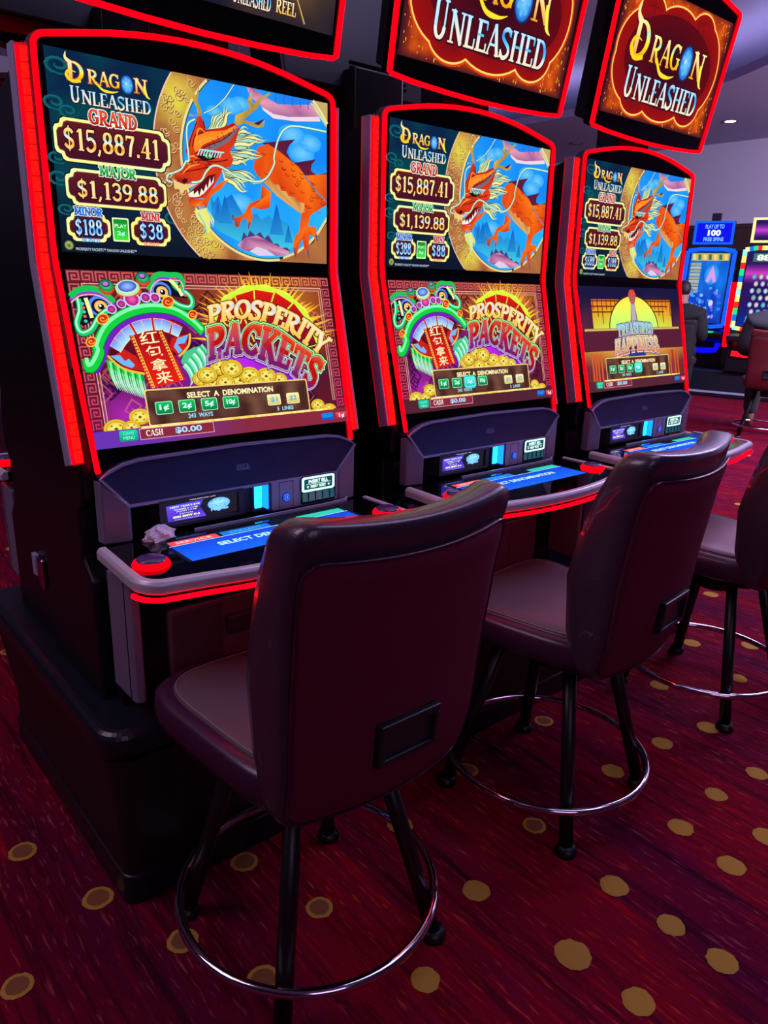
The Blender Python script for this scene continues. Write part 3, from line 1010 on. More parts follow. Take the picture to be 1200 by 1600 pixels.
def menu_bar(A, barcol, hot=None):
    L = LOV
    A.rect(296, 616, 1328, 812, (236, 200, 120), 14)
    A.rect(304, 624, 1320, 804, (70, 40, 20), 10)
    A.grid(308, 628, 1316, 800, 40, 8, lambda u, v: mixc((66, 34, 32), (112, 74, 60), 0.45 + 1.1 * nz(u, v, 0.012, 3)))
    A.sans('SELECT  A  DENOMINATION', benv(534, 646, 1082, 678), (255, 240, 180), 0.035)
    g = ((16, 190, 90), (8, 120, 60))
    for k, (x, t) in enumerate(((394, '1¢'), (526, '2¢'), (660, '5¢'), (794, '10¢'))):
        if hot == k:
            A.rect(x - 64, 672, x + 64, 766, (40, 206, 196), 30)
        pill(A, x, 719, 92, 62, t, g if hot != k else ((60, 240, 220), (20, 190, 180)), (210, 250, 255))
    for x, t in ((1079, '$1'), (1212, '$2')):
        pill(A, x, 726, 84, 58, t, ((250, 236, 150), (206, 190, 110)), (90, 170, 220))
    A.sans('243  WAYS', benv(524, 762, 672, 786), (150, 220, 246), 0.02)
    A.sans('5  LINES', benv(1092, 770, 1206, 792), (150, 220, 246), 0.02)
    A.grid(0, 812, 1600, 900, 32, 4, lambda u, v: barcol(u, v))
    A.grid(250, 806, 1500, 818, 60, 1, lambda u, v: mixc((230, 190, 70), (250, 240, 160), 0.5 + 2 * nz(u, v, 0.04)))
    A.rect(129, 818, 226, 874, lambda u, v: mixc((30, 206, 160), (10, 150, 110), (v - 818) / 56), 10)
    A.sans('GAME', benv(148, 826, 208, 842), (110, 240, 226))
    A.sans('MENU', benv(148, 850, 208, 866), (170, 250, 240))
    A.rect(236, 817, 666, 876, (226, 150, 170))
    A.rect(240, 821, 662, 872, lambda u, v: mixc((40, 14, 76), (130, 40, 60), abs((u - 450) / 210)))
    A.text('CASH', benv(272, 828, 366, 860), [(0, (255, 240, 236))])
    A.sans('$0.00', benv(436, 828, 592, 864), (160, 220, 255), 0.03)
    A.rect(1402, 836, 1490, 878, lambda u, v: mixc((30, 130, 226), (10, 70, 190), (v - 836) / 42), 8)
    A.sans('COLLECT', benv(1412, 850, 1480, 864), (20, 200, 246))
    A.rect(1508, 838, 1596, 884, lambda u, v: mixc((226, 70, 90), (150, 20, 60), (v - 838) / 46), 8)
    A.sans('1¢', benv(1534, 846, 1576, 876), (255, 236, 240), 0.03)


def lower_art_packets(hot=None, glare=True):
    A = Art()
    L = LOV

    def bgc(u, v):
        c = mixc((110, 26, 30), (70, 20, 50), 0.5 + nz(u, v, 0.004, 1))
        o = max(0, 1 - hypot(u - 1180, v - 60) / 620)
        c = mixc(c, (226, 140, 30), o * 0.85)
        p = max(0, 1 - hypot((u - 820) * 0.6, v - 560) / 330)
        c = mixc(c, (170, 30, 210), p)
        p = max(0, 1 - hypot((u - 190) * 0.9, v - 740) / 240)
        return mixc(c, (176, 40, 190), p * 0.9)
    A.grid(0, 0, 1600, 900, 64, 36, bgc)
    # meander carving of the ground
    for k in range(110):
        x, y = rnd.uniform(70, 1520), rnd.uniform(70, 760)
        r = rnd.uniform(30, 46)
        a0 = radians(45 + 90 * rnd.randrange(4) + rnd.uniform(-14, 14))
        q = [(-1, 1), (-1, -1), (1, -1), (1, 0.7), (-0.4, 0.7), (-0.4, -0.3), (0.4, -0.3)]
        c, d = cos(a0), sin(a0)
        b = bgc(x, y)
        A.line([(x + r * (p * c - w * d), y + r * (p * d + w * c)) for p, w in q], 9, mixc(b, (30, 4, 40), 0.7) if k % 2 else mixc(b, (255, 130, 130), 0.4), step=(k % 24 == 23))
    A.z += 1
    # greek key border
    A.rect(0, 0, 1600, 62, bgc)
    A.rect(0, 0, 66, 812, (92, 24, 40))
    A.rect(1536, 0, 1600, 812, (92, 24, 40))
    kc = lambda u, v: mixc(mixc((196, 84, 88), (190, 40, 110), (v - 300) / 600), (236, 160, 60), max(0, 1 - hypot(u - 1150, v) / 420))
    for i in range(23):
        key_tile(A, 4 + i * 69.5, 4, 64, 54, kc(i * 69.5, 0), i % 2 == 1)
    for i in range(12):
        key_tile(A, 4, 66 + i * 62, 56, 58, kc(0, 60 + i * 62))
        key_tile(A, 1541, 66 + i * 62, 54, 58, kc(1600, 60 + i * 62))
    A.z += 1
    for a, c in ((0, (240, 190, 170)), (10, (150, 70, 80)), (16, (236, 170, 150))):
        A.line([(70 + a, 790), (70 + a, 68 + a), (1530 - a, 68 + a), (1530 - a, 760)], 4, c)
    # golden burst and red packets in a fan behind the title
    for k in range(40):
        a = radians(-170 + 160 * k / 39 + rnd.uniform(-2, 2))
        r1 = rnd.uniform(440, 540)
        A.poly([(1100 + 360 * cos(a - 0.03), 420 + 345 * sin(a - 0.03)), (1100 + r1 * cos(a), 420 + r1 * sin(a) * 0.86), (1100 + 360 * cos(a + 0.03), 420 + 345 * sin(a + 0.03))], [(240, 200, 40), (226, 150, 40), (240, 200, 40)], step=False)
    A.z += 1
    for k in range(7):
        a = radians(-150 + 22.5 * k)
        c, d = cos(a + pi / 2), sin(a + pi / 2)
        ox, oy = 1090, 420

        def T(p, w):
            return (ox + p * c + w * cos(a), oy + p * d + w * sin(a) * 0.95)
        A.poly([T(-70, 60), T(-84, 372), T(0, 392), T(84, 372), T(70, 60)], [(200, 220, 60), (206, 236, 60), (236, 246, 90), (206, 236, 60), (200, 220, 60)])
        A.poly([T(-60, 60), T(-74, 348), T(74, 348), T(60, 60)], lambda u, v: mixc((216, 24, 20), (110, 10, 40), (v - 100) / 330))
        for q_ in range(5):
            A.line([T(-60 + q_ * 26, 330), T(-46 + q_ * 26, 300), T(-60 + q_ * 26, 270)], 3, (160, 14, 16), step=False)
        A.line([T(60, 60), T(74, 352)], 7, (50, 20, 30))
    A.poly([(720, 480), (800, 470), (950, 470), (1200, 560), (1330, 640), (1180, 640), (820, 640)], lambda u, v: mixc((196, 40, 226), (120, 20, 200), (u - 800) / 500))
    lion(A)
    # coins
    for x, y, r in ((640, 580, 60), (700, 600, 60), (763, 520, 66), (1135, 612, 60), (875, 600, 70), (676, 560, 64), (1051, 586, 70), (941, 576, 72), (832, 532, 74), (780, 606, 60), (980, 620, 56)):
        coin(A, x, y, r)
    for x, y, r in ((254, 756, 62), (120, 806, 70), (200, 806, 50), (1387, 782, 52), (1470, 818, 56), (1400, 826, 40)):
        coin(A, x, y, r)
    # title lettering
    pt = [(p[0], p[1]) for p in L['prosT']]
    A.text('PROSPERITY', cenv(pt, L['prosB']), [(0.1, (60, 10, 30)), (0.055, (250, 190, 90)), (0.0, ramp((0, (250, 190, 60)), (0.45, (246, 226, 190)), (0.7, (190, 210, 250)), (1, (255, 225, 170))))], track=0.02)
    A.line([(820, 262), (850, 290), (920, 284), (948, 240)], 9, (246, 200, 110), smooth=5)
    A.text('PACKETS', cenv(L['packT'], L['packB']), [(0.17, (40, 10, 60)), (0.14, ramp((0, (196, 150, 250)), (0.5, (170, 226, 200)), (1, (150, 246, 130)))), (0.09, (50, 16, 40)), (0.065, (236, 226, 180)), (0.05, ramp((0, (100, 24, 120)), (0.3, (172, 16, 18)), (0.8, (190, 20, 16)), (1, (220, 76, 40))))], track=0.06)
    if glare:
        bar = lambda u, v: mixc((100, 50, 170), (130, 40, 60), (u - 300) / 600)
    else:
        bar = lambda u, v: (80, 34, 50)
    menu_bar(A, bar, hot)
    return A


def lion(A):
    L = LOV
    # beard fringe
    A.poly([(142, 455), (223, 505), (305, 528), (300, 575), (230, 590), (150, 560)], (30, 170, 60))
    A.poly([(535, 480), (560, 430), (621, 404), (676, 394), (680, 450), (640, 500), (570, 520)], (70, 190, 130))
    for k in range(15):
        t = k / 14
        x0, y0 = 140 + 165 * t, 455 + 75 * t
        c_ = ((30, 200, 60), (120, 236, 150), (20, 150, 60))[k % 3]
        A.line([(x0, y0), (x0 + 2, y0 + 55), (x0 + 10, y0 + 105), (x0 + 26 + 8 * t, y0 + 150)], 0, c_, smooth=4, W=(18, 14, 2))
        A.line([(x0 + 2, y0 + 40), (x0 + 9, y0 + 100), (x0 + 26 + 8 * t, y0 + 150)], 0, (226, 226, 246), smooth=4, W=(2, 5, 1))
    for k in range(13):
        t = k / 12
        x0, y0 = 545 + 125 * t, 500 - 110 * t
        c_ = ((110, 220, 170), (196, 240, 226), (50, 180, 110))[k % 3]
        A.line([(x0, y0), (x0 + 26, y0 + 40), (x0 + 34, y0 + 84), (x0 + 20, y0 + 116 - 20 * t)], 0, c_, smooth=4, W=(16, 12, 2))
    # mouth
    A.poly(L['mouthin'], lambda u, v: mixc((120, 20, 40), (60, 8, 30), (v - 260) / 200))
    A.poly([(160, 440), (230, 400), (290, 440), (320, 520), (230, 500)], (196, 30, 24))
    A.poly([(500, 350), (600, 330), (580, 400), (520, 440), (480, 400)], (196, 30, 24))
    tp = catmull(L['teethpath'], 6)
    A.line(tp, 74, (190, 24, 24))
    for k in range(8):
        i = int(2 + k * (len(tp) - 5) / 7)
        p, q = tp[i], tp[min(i + 1, len(tp) - 1)]
        a = atan2(q[1] - p[1], q[0] - p[0])
        c, d = cos(a), sin(a)
        sh = [(-26, -26), (26, -26), (21, 32), (-21, 32)]
        A.poly([(p[0] + x * 1.1 * c - y * 1.1 * d, p[1] + x * 1.1 * d + y * 1.1 * c) for x, y in sh], (236, 200, 180), step=False)
        A.z += 1
        A.poly([(p[0] + x * c - y * d, p[1] + x * d + y * c) for x, y in sh], [(120, 130, 230), (120, 130, 230), (170, 226, 250), (170, 226, 250)], step=False)
    A.z += 1
    A.poly(L['blueL'], (110, 176, 240))
    A.poly(L['blueR'], (110, 176, 240))
    A.line(L['lips'], 12, (246, 180, 60), smooth=4)
    A.line(L['lipsR'], 12, (246, 180, 60), smooth=4)
    # hanging scroll with the four characters
    a, b, c, d = [Vector(p) for p in L['scrollband']]
    A.poly([a, b, c, d], lambda u, v: mixc((150, 16, 24), (226, 30, 20), (v - 310) / 200))
    for k in range(17):
        t = k / 17
        for p, q, s in ((a, d, 1), (b, c, -1)):
            o = p + (q - p) * t + Vector((6 if s > 0 else -30, 4))
            A.line([(o.x, o.y), (o.x + 18, o.y - 3), (o.x + 21, o.y + 9), (o.x + 8, o.y + 11), (o.x + 8, o.y + 5)], 3, (246, 210, 90), step=False)
    A.z += 1
    for ch, (x, y), w in zip('红包拿来', ((374, 344), (390, 418), (407, 488), (424, 556)), (104, 92, 92, 92)):
        A.sans(ch, renv(x, y, w, 64, -6), (250, 240, 180), 0.008)
    # the great lip: purple, green, pale highlight
    A.line(L['greenarc2'], 46, (110, 30, 190), smooth=5)
    A.line(L['greenarc'], 60, (10, 90, 30), smooth=5)
    A.line(L['greenarc'], 52, (20, 200, 60), smooth=5)
    A.line([(x - 4, y - 12) for x, y in L['greenarc']], 18, (130, 246, 170), smooth=5)
    # eyes
    for s, e, o1, o2, rc in (('L', L['eyebgL'], L['browL'], L['outL'], L['eyeL'][0]), ('R', [(x, max(4, y)) for x, y in L['eyebgR']], [(x, max(14, y)) for x, y in L['browR']], L['outR'], L['eyeR'][0])):
        A.poly(e, (16, 14, 40), smooth=3)
        x, y = rc
        A.ell(x, y, 58, 52, (120, 190, 246), (70, 120, 230))
        A.ell(x + 2, y + 2, 44, 40, (20, 16, 50))
        A.ell(x + 6, y + 2, 33, 30, (250, 236, 180), (250, 170, 60))
        A.ell(x + 8, y + 3, 16, 15, (20, 14, 20))
        A.ell(x + 4, y - 2, 6, 6, (255, 255, 255))
        A.line(o2, 34, (10, 90, 40), smooth=5)
        A.line(o2, 27, (30, 196, 110), smooth=5)
        A.line([(p - 3, q - 5) for p, q in o2], 9, (170, 250, 210), smooth=5)
        A.line([(p, q + 20) for p, q in o1], 22, (140, 60, 200), smooth=5)
        A.line(o1, 28, (24, 190, 80), smooth=5)
        A.line([(p, q + 30) for p, q in o1], 6, (246, 180, 160), smooth=5)
    for pts in ([(76, 140), (84, 190), (92, 240)], [(540, 40), (580, 80), (600, 125)]):
        A.line(pts, 20, (236, 240, 150), smooth=4)
    for k, (x, y) in enumerate(((56, 170), (57, 190), (58, 210), (58, 232), (58, 256), (570, 34), (580, 56), (592, 78), (606, 100), (618, 122))):
        A.ell(x, y, 9, 8, (226, 90, 80) if k % 2 else (70, 200, 170), n=10, step=False)
    A.z += 1
    # scrolls, nose, pompoms, crown mirror
    for (x, y), r in zip(L['scroll'], (34, 38, 30, 30)):
        A.ell(x, y, r, r * 0.8, (250, 190, 50), rot=-30)
        A.ell(x, y, r * 0.82, r * 0.62, (206, 40, 20), rot=-30)
        A.line([(x + r * 0.6 * (1 - t / 12) * cos(t * 0.7), y + r * 0.45 * (1 - t / 12) * sin(t * 0.7)) for t in range(10)], 4, (250, 200, 90))
    for x, y, r in ((198, 197, 27), (254, 170, 26), (442, 137, 30), (390, 136, 30)):
        A.ell(x, y, r, r * 0.9, (206, 190, 246))
        A.ell(x, y, r * 0.76, r * 0.68, (206, 70, 150), (130, 20, 110))
    A.ell(314, 146, 46, 40, (200, 190, 250))
    A.ell(314, 146, 36, 32, (250, 90, 170), (150, 10, 110))
    A.poly([(238, 110), (260, 82), (345, 72), (372, 96), (360, 120), (300, 132), (250, 130)], (226, 90, 20), smooth=3)
    A.ell(300, 88, 66, 42, (250, 246, 170), (160, 220, 170), rot=-8)
    A.ell(300, 80, 50, 28, (150, 190, 255), (40, 70, 200), rot=-8)
    for x, y, r in ((191, 85, 42), (391, 40, 42)):
        A.ell(x, y, r, r * 0.94, (16, 60, 60))
        A.ell(x, y + 4, r * 0.93, r * 0.86, (246, 120, 60), (196, 40, 20))
        A.ell(x, y - 6, r * 0.88, r * 0.68, (60, 226, 140), (10, 120, 60))
        A.ell(x - 2, y - 14, r * 0.5, r * 0.36, (40, 40, 70))
        A.ell(x - 3, y - 16, r * 0.36, r * 0.25, (190, 110, 220))


def lower_art_happiness():
    A = Art()
    A.grid(0, 0, 1600, 900, 40, 24, lambda u, v: mixc((26, 22, 60), (90, 36, 60), (v - 100) / 300 + 0.4 * nz(u, v, 0.005)))
    win = lambda u, v: mixc((230, 130, 30), (190, 250, 80), 0.2 + (v - 110) / 300 - abs(u - 800) / 1600)
    A.grid(170, 110, 1440, 366, 30, 8, win)
    for x0 in (170, 1010):
        for i in range(7):
            A.line([(x0 + 20 + i * 66, 110), (x0 + 20 + i * 66, 200 + 60 * ((i + (x0 > 500)) % 3))], 12, (110, 40, 30), step=False)
        for j in range(3):
            A.line([(x0, 122 + j * 48), (x0 + 430 - 60 * j, 122 + j * 48)], 12, (110, 40, 30), step=False)
    A.z += 1
    P = [(800, 370)] + arc(800, 376, 390, -300, 0, 180, 30)
    A.raw(P, [(0, 1 + i, 2 + i) for i in range(30)], lambda u, v: mixc((250, 226, 70), (180, 250, 120), (v - 100) / 280))
    A.line(arc(800, 376, 392, -302, 0, 180, 30), 14, (70, 30, 30))
    A.grid(40, 360, 1560, 384, 30, 2, lambda u, v: mixc((250, 230, 120), (120, 50, 40), abs(v - 370) / 12))
    A.rect(0, 384, 1600, 560, (84, 30, 52))
    A.grid(0, 556, 1600, 812, 30, 6, lambda u, v: mixc((250, 190, 60), (110, 40, 50), (v - 560) / 260 + abs(u - 800) / 1500))
    for x in (110, 150, 190, 240, 1360, 1400, 1440, 1490):
        A.line([(x, 575), (x, 812)], 24, (206, 90, 40) if x % 100 else (160, 50, 40), step=False)
    A.z += 1
    # a robed figure reduced to a plain silhouette
    A.poly([(740, 60), (770, 20), (830, 20), (862, 60), (850, 110), (830, 140), (860, 300), (940, 366), (660, 366), (745, 300), (770, 140), (748, 110)], lambda u, v: mixc((206, 70, 60), (130, 110, 120), (v - 60) / 120))
    A.poly([(770, 150), (830, 150), (840, 366), (760, 366)], (176, 166, 176))
    A.poly([(640, 560), (960, 560), (930, 640), (670, 640)], (40, 50, 140))
    lay = [(0.16, (40, 50, 110)), (0.1, (170, 200, 236)), (0.03, (60, 40, 50)), (0.0, ramp((0, (226, 150, 60)), (0.5, (150, 220, 190)), (1, (170, 230, 226))))]
    A.text('TREASURED', cenv([(520, 340), (800, 318), (1090, 330)], [(520, 440), (800, 440), (1090, 436)]), lay, track=0.06)
    lay2 = [(0.16, (60, 40, 110)), (0.1, (226, 206, 190)), (0.03, (70, 20, 30)), (0.0, ramp((0, (226, 120, 60)), (0.5, (226, 180, 120)), (1, (240, 220, 170))))]
    A.text('HAPPINESS', cenv([(470, 470), (800, 440), (1150, 450)], [(440, 610), (800, 570), (1190, 590)]), lay2, track=0.06)
    menu_bar(A, lambda u, v: (84, 36, 50), 3)
    return A


def topper_art_title():
    A = Art()

    def bg(u, v):
        e = max(abs(u - 800) / 800, abs(v - 440) / 470)
        c = mixc((236, 104, 20), (96, 22, 24), abs(e - 0.74) * 2.4)
        return mixc(mixc(c, (150, 40, 20), 0.5 + nz(u, v, 0.012, 2)), (30, 12, 36), (e - 0.88) * 7)
    A.grid(0, 0, 1600, 900, 64, 36, bg)
    for k in range(700):
        u, v = rnd.uniform(20, 1580), rnd.uniform(20, 880)
        e = max(abs(u - 800) / 800, abs(v - 440) / 470)
        if e < 0.66:
            continue
        l = rnd.uniform(6, 22)
        A.poly([(u - 3, v), (u + 3, v), (u + 2, v + l), (u - 2, v + l)], (255, rnd.randrange(110, 230), 60), step=False)
    A.z += 1
    # a cloud drawn from overlapping lobes
    lobes = [(430, 430, 380, 300), (380, 540, 330, 260), (430, 720, 200, 140), (800, 640, 360, 220), (1210, 690, 190, 150), (1230, 420, 300, 330), (800, 230, 300, 170), (400, 210, 190, 160), (1160, 190, 190, 160)]
    for d, c, c2 in ((30, (226, 90, 20), (206, 60, 20)), (16, (255, 226, 120), (255, 210, 100)), (4, (150, 30, 20), (150, 30, 20))):
        for x, y, a, b in lobes:
            A.ell(x, y, a + d, b + d, c, c2, n=40, step=False)
        A.z += 1
    for x, y, a, b in lobes:
        A.ell(x, y, a, b, (60, 10, 26), (150, 16, 16), n=40, step=False)
    A.z += 1
    A.ell(800, 450, 640, 330, (40, 10, 30), (90, 10, 20), n=40)
    logo(A, 225, 120, 1350, 760, True)
    return A


def topper_art_reel():
    A = Art()
    A.grid(0, 0, 1600, 900, 40, 24, lambda u, v: mixc((150, 110, 50), (26, 22, 40), 0.2 + hypot(u - 1250, v - 420) / 800 + 0.3 * nz(u, v, 0.004)))
    for k in range(46):
        a = rnd.uniform(0, 2 * pi)
        r0, r1 = rnd.uniform(120, 400), rnd.uniform(420, 900)
        p = [(1150 + r * cos(a), 420 + r * sin(a) * 0.8) for r in (r0, r1)]
        if all(0 < x < 1600 and 0 < y < 890 for x, y in p):
            A.line(p, 0, (206, 160, 80), W=(2, 9), step=False)
    A.z += 1
    logo(A, 950, 620, 1185, 870, True)
    A.text('REEL', benv(1216, 800, 1344, 862), [(0.1, (60, 30, 20)), (0.0, ramp((0, (240, 190, 90)), (1, (255, 240, 200))))])
    logo(A, 420, 120, 1260, 520, True)
    return A


def card_art(active=True):
    A = Art()
    A.rect(0, 0, 1600, 900, (24, 22, 32))
    A.poly([(60, 200), (860, 130), (780, 420), (900, 860), (90, 860)], lambda u, v: mixc((40, 30, 130), (96, 60, 214), 0.5 + 0.6 * sin(u * 0.01 + v * 0.006)))
    A.sans('Please Insert your Card!', benv(560, 40, 1120, 104), (200, 200, 214), 0.01)
    A.rect(110, 220, 800, 330, (60, 70, 190), 20)
    A.sans("NEW YEAR'S EVE", benv(140, 236, 770, 316), (210, 220, 250), 0.02)
    A.sans('DECEMBER 31 | 10 AM', benv(230, 372, 720, 426), (250, 250, 190), 0.01)
    A.sans('JANUARY 1 | 2 AM', benv(270, 456, 690, 506), (250, 250, 190), 0.01)
    A.sans('Grand prize', benv(330, 546, 620, 620), (220, 220, 246))
    A.sans('2026 BMW X-3', benv(190, 650, 760, 738), (255, 244, 120), 0.03)
    A.sans('Earned Daily Experience', benv(230, 790, 740, 830), (200, 200, 230))
    A.ell(1190, 470, 300, 330, (20, 20, 40), (24, 24, 46))
    A.ell(1190, 420, 250, 250, (150, 210, 246), (90, 160, 226))
    for k in range(12):
        A.ell(1190 + rnd.uniform(-190, 190), 340 + rnd.uniform(-100, 60), 16, 12, (30, 70, 150), n=8, step=False)
    A.z += 1
    A.sans('ROCKIN’', benv(960, 420, 1440, 560), (16, 40, 110), 0.06)
    A.sans('ROCKIN’', benv(970, 430, 1430, 550), (120, 196, 246), 0.02)
    A.sans('Nights', benv(1010, 590, 1400, 740), (120, 180, 246), 0.04)
    return A


def deck_art(label='SELECT DENOMINATION'):
    A = Art()
    A.rect(0, 0, 1600, 900, (16, 20, 40))
    A.grid(30, 250, 1570, 890, 12, 6, lambda u, v: mixc((18, 60, 180), (24, 86, 226), (v - 250) / 640))
    A.rect(20, 228, 1580, 246, (170, 200, 240))
    A.rect(40, 60, 420, 220, (206, 60, 70), 20)
    A.sans('SERVICE', benv(90, 100, 370, 180), (250, 190, 190), 0.01)
    A.rect(450, 60, 860, 220, (24, 100, 190), 20)
    A.sans('COLLECT', benv(520, 100, 790, 180), (60, 160, 230), 0.01)
    A.rect(1130, 50, 1560, 225, (40, 170, 150), 20)
    A.sans(label, benv(330, 420, 1290, 560), (170, 214, 255), 0.03)
    return A


def sign_art(a, b, arrows=True):
    A = Art()
    A.rect(0, 0, 1600, 900, (200, 255, 246), 120)
    A.rect(110, 130, 1490, 770, (20, 60, 66), 60)
    A.sans(a, benv(330, 190, 1270, 400), (225, 255, 250), 0.03)
    A.rect(200, 440, 1400, 466, (180, 250, 240))
    A.sans(b, benv(430, 520, 1170, 690), (225, 255, 250), 0.03)
    for x in (290, 1310):
        A.poly([(x - 60, 560), (x + 60, 560), (x, 700)], (225, 255, 250), step=False)
    return A


# ------------------------------------------------------------------ slot machine
T1, T2 = radians(14.095), radians(0.51)
D1 = Vector((0, sin(T1), cos(T1)))
D2 = Vector((0, sin(T2), cos(T2)))
N1 = Vector((0, -cos(T1), sin(T1)))
N2 = Vector((0, -cos(T2), sin(T2)))
PB = Vector((0, 0.0, 0.9273))            # foot of the lower display
HB = PB + D1 * (0.336 + 0.0157)          # the fold between the displays
UB = HB + D2 * 0.0157
TB = Vector((0, 0.077, 1.708))           # foot of the topper
DT = (Vector((0, 0.003, 2.112)) - TB).normalized()
NT = Vector((0, -DT.z, DT.y))
EX = Vector((1, 0, 0))
PITCH = 0.7809

DECK = []
for _x, _y in [(-0.328, -0.042), (-0.334, -0.13), (-0.337, -0.20)]:
    DECK.append((_x, _y))
for _i in range(1, 16):
    _a = radians(180 + 80 * _i / 16)
    DECK.append((-0.287 + 0.05 * cos(_a), -0.225 + 0.058 * sin(_a)))
for _i in range(9):
    _t = -0.22 + 0.44 * _i / 8
    DECK.append((_t, -0.322 + 0.04 * (_t / 0.27) ** 2))
DECK += [(-x, y) for x, y in DECK[17::-1]]


def shrink(P, d):
    cx = sum(p[0] for p in P) / len(P)
    cy = -0.17
    out = []
    n = len(P)
    for i in range(n):
        a, b, c = Vector(P[i - 1]), Vector(P[i]), Vector(P[(i + 1) % n])
        t = ((b - a).normalized() + (c - b).normalized()).normalized()
        out.append((b.x - t.y * d, b.y + t.x * d))
    return out


def fpt(x, s):
    """point on the display front; s = height along the folded face measured from the fold"""
    p = HB + (D2 if s > 0 else D1) * s
    return Vector((x, p.y, p.z))


def build_machine(name):
    m = empty(name)
    # --- cabinet carcass: side cheeks with the folded front profile, hollow recess above the deck
    prof = [(0.30, 0.40), (0.30, 1.565), (0.115, 1.63), (0.108, 1.28), (0.012, 0.90), (0.012, 0.83), (0.045, 0.80), (0.045, 0.70), (0.0, 0.66), (0.0, 0.40)]
    ob('cabinet_body', prism_x(prof[::-1], -0.327, 0.327), M_BLACK, m, bevel=0.006)
    # --- front glass: one folded black sheet with an arched top
    up_len = 0.36
    bot = (PB - HB).length + 0.05
    lowp = plate([(-0.300, -bot), (0.300, -bot), (0.311, 0.0), (-0.311, 0.0)], HB + N1 * 0.0, EX, D1, N1, 0.03)
    top = [(0.311 - 0.622 * i / 16, up_len + 0.042 * (1 - ((i - 8) / 8.0) ** 2)) for i in range(17)]
    upp = plate([(-0.311, 0), (0.311, 0)] + top, HB, EX, D2, N2, 0.03)
    ob('front_glass', join(lowp, upp), M_GLASS, m)
    # --- red frame light that runs round the glass
    path = [(-0.302, -bot + 0.004)] + [(-0.309, -0.2), (-0.3135, -0.012), (-0.3145, 0.02), (-0.3155, 0.2), (-0.316, 0.33)]
    for i in range(1, 6):
        a = radians(180 - 80 * i / 5)
        path.append((-0.292 + 0.024 * cos(a), 0.348 + 0.022 * sin(a)))
    k = len(path)
    for i in range(1, 12):
        x = -0.27 + 0.54 * i / 12
        path.append((x, 0.370 + 0.037 * (1 - (x / 0.285) ** 2)))
    path += [(-x, s) for x, s in path[:k][::-1]]
    pts = [fpt(x, s) + (N2 if s > 0 else N1) * 0.003 for x, s in path]
    ob('frame_light', sweep(pts, rect(0.0095, 0.009), up=lambda i: N2), M_RED, m, bevel=0.003)
    pts2 = [p + Vector((0, 0.016, 0)) for p in pts[1:-1]]
    ob('frame_edge', sweep(pts2, rect(0.014, 0.022), up=lambda i: N2), M_DARKGREY, m)
    # --- segmented side lights
    for sgn in (-1, 1):
        def sp(s, a, d):
            p = fpt(0, s)
            n = N2 if s > 0 else N1
            q = p - n * d
            return Vector((sgn * a, q.y, q.z))
        ss = [-0.375, -0.2, -0.02, 0.0, 0.02, 0.2, 0.353]
        V, F = [], []
        for s in ss:
            V += [sp(s, 0.3195, 0.010), sp(s, 0.3405, 0.024), sp(s, 0.3435, 0.05), sp(s, 0.3195, 0.05)]
        for i in range(len(ss) - 1):
            for q in range(4):
                r = (q + 1) % 4
                f = (i * 4 + q, i * 4 + r, i * 4 + 4 + r, i * 4 + 4 + q)
                F.append(f if sgn > 0 else f[::-1])
        F += [(3, 2, 1, 0), tuple(range(len(V) - 4, len(V)))]
        st = ob('side_light', (V, F), M_REDDIM, m)
        edge = [sp(s, 0.3432, 0.030) for s in ss]
        ob('edge_trim', sweep(edge, rect(0.005, 0.03), up=(0, -1, 0)), M_TRIM, m, bevel=0.0015)
        nseg = 28
        for i in range(nseg):
            s0 = -0.372 + 0.722 * i / nseg
            s1 = s0 + 0.722 / nseg - 0.0022
            V = []
            for s in (s0, s1):
                for a, d in ((0.3205, 0.0095), (0.3325, 0.0175), (0.3325, 0.0205), (0.3205, 0.0125)):
                    V.append(sp(s, a, d) + Vector((sgn * 0.0006, -0.0012, 0)))
            ob('light_lens', (V, [(0, 1, 2, 3), (7, 6, 5, 4), (0, 4, 5, 1), (1, 5, 6, 2), (2, 6, 7, 3), (3, 7, 4, 0)]), M_REDHOT, st)
            V = []
            for s in (s0, s1):
                for a, d in ((0.3335, 0.018), (0.3395, 0.0225), (0.3395, 0.0255), (0.3335, 0.021)):
                    V.append(sp(s, a, d) + Vector((sgn * 0.0006, -0.0012, 0)))
            ob('light_lens', (V, [(0, 1, 2, 3), (7, 6, 5, 4), (0, 4, 5, 1), (1, 5, 6, 2), (2, 6, 7, 3), (3, 7, 4, 0)]), M_RED, st)
    # --- the two displays: a thin panel each, its picture is added per machine
    ob('lower_display', plate([(-0.301, -0.002), (0.301, -0.002), (0.301, 0.338), (-0.301, 0.338)], PB + N1 * 0.0008, EX, D1, N1, 0.004), M_GLASS, m)
    ob('upper_display', plate([(-0.301, -0.002), (0.301, -0.002), (0.301, 0.338), (-0.301, 0.338)], UB + N2 * 0.0008, EX, D2, N2, 0.004), M_GLASS, m)
    # --- visor below the displays
    vis = [(-0.250, 0.815), (0.250, 0.815), (0.304, 0.876), (0.285, 0.888), (0.258, 0.899), (0.225, 0.9045), (0.0, 0.909), (-0.225, 0.9045), (-0.258, 0.899), (-0.285, 0.888), (-0.304, 0.876)]
    vo = ob('visor', plate(vis, (0, -0.026, 0), EX, (0, 0, 1), (0, -1, 0), 0.036), M_NAVY, m, bevel=0.004)
    vp = [(x, -0.0275, z) for x, z in vis]
    ob('visor_trim', sweep(vp, rect(0.0055, 0.004), up=(0, -1, 0), closed=True), M_TRIM, vo)
    A = Art()
    A.sans('LIGHT &', benv(0, 0, 1400, 420), (150, 148, 190), 0.02)
    A.sans('WONDER', benv(0, 480, 1600, 900), (150, 148, 190), 0.02)
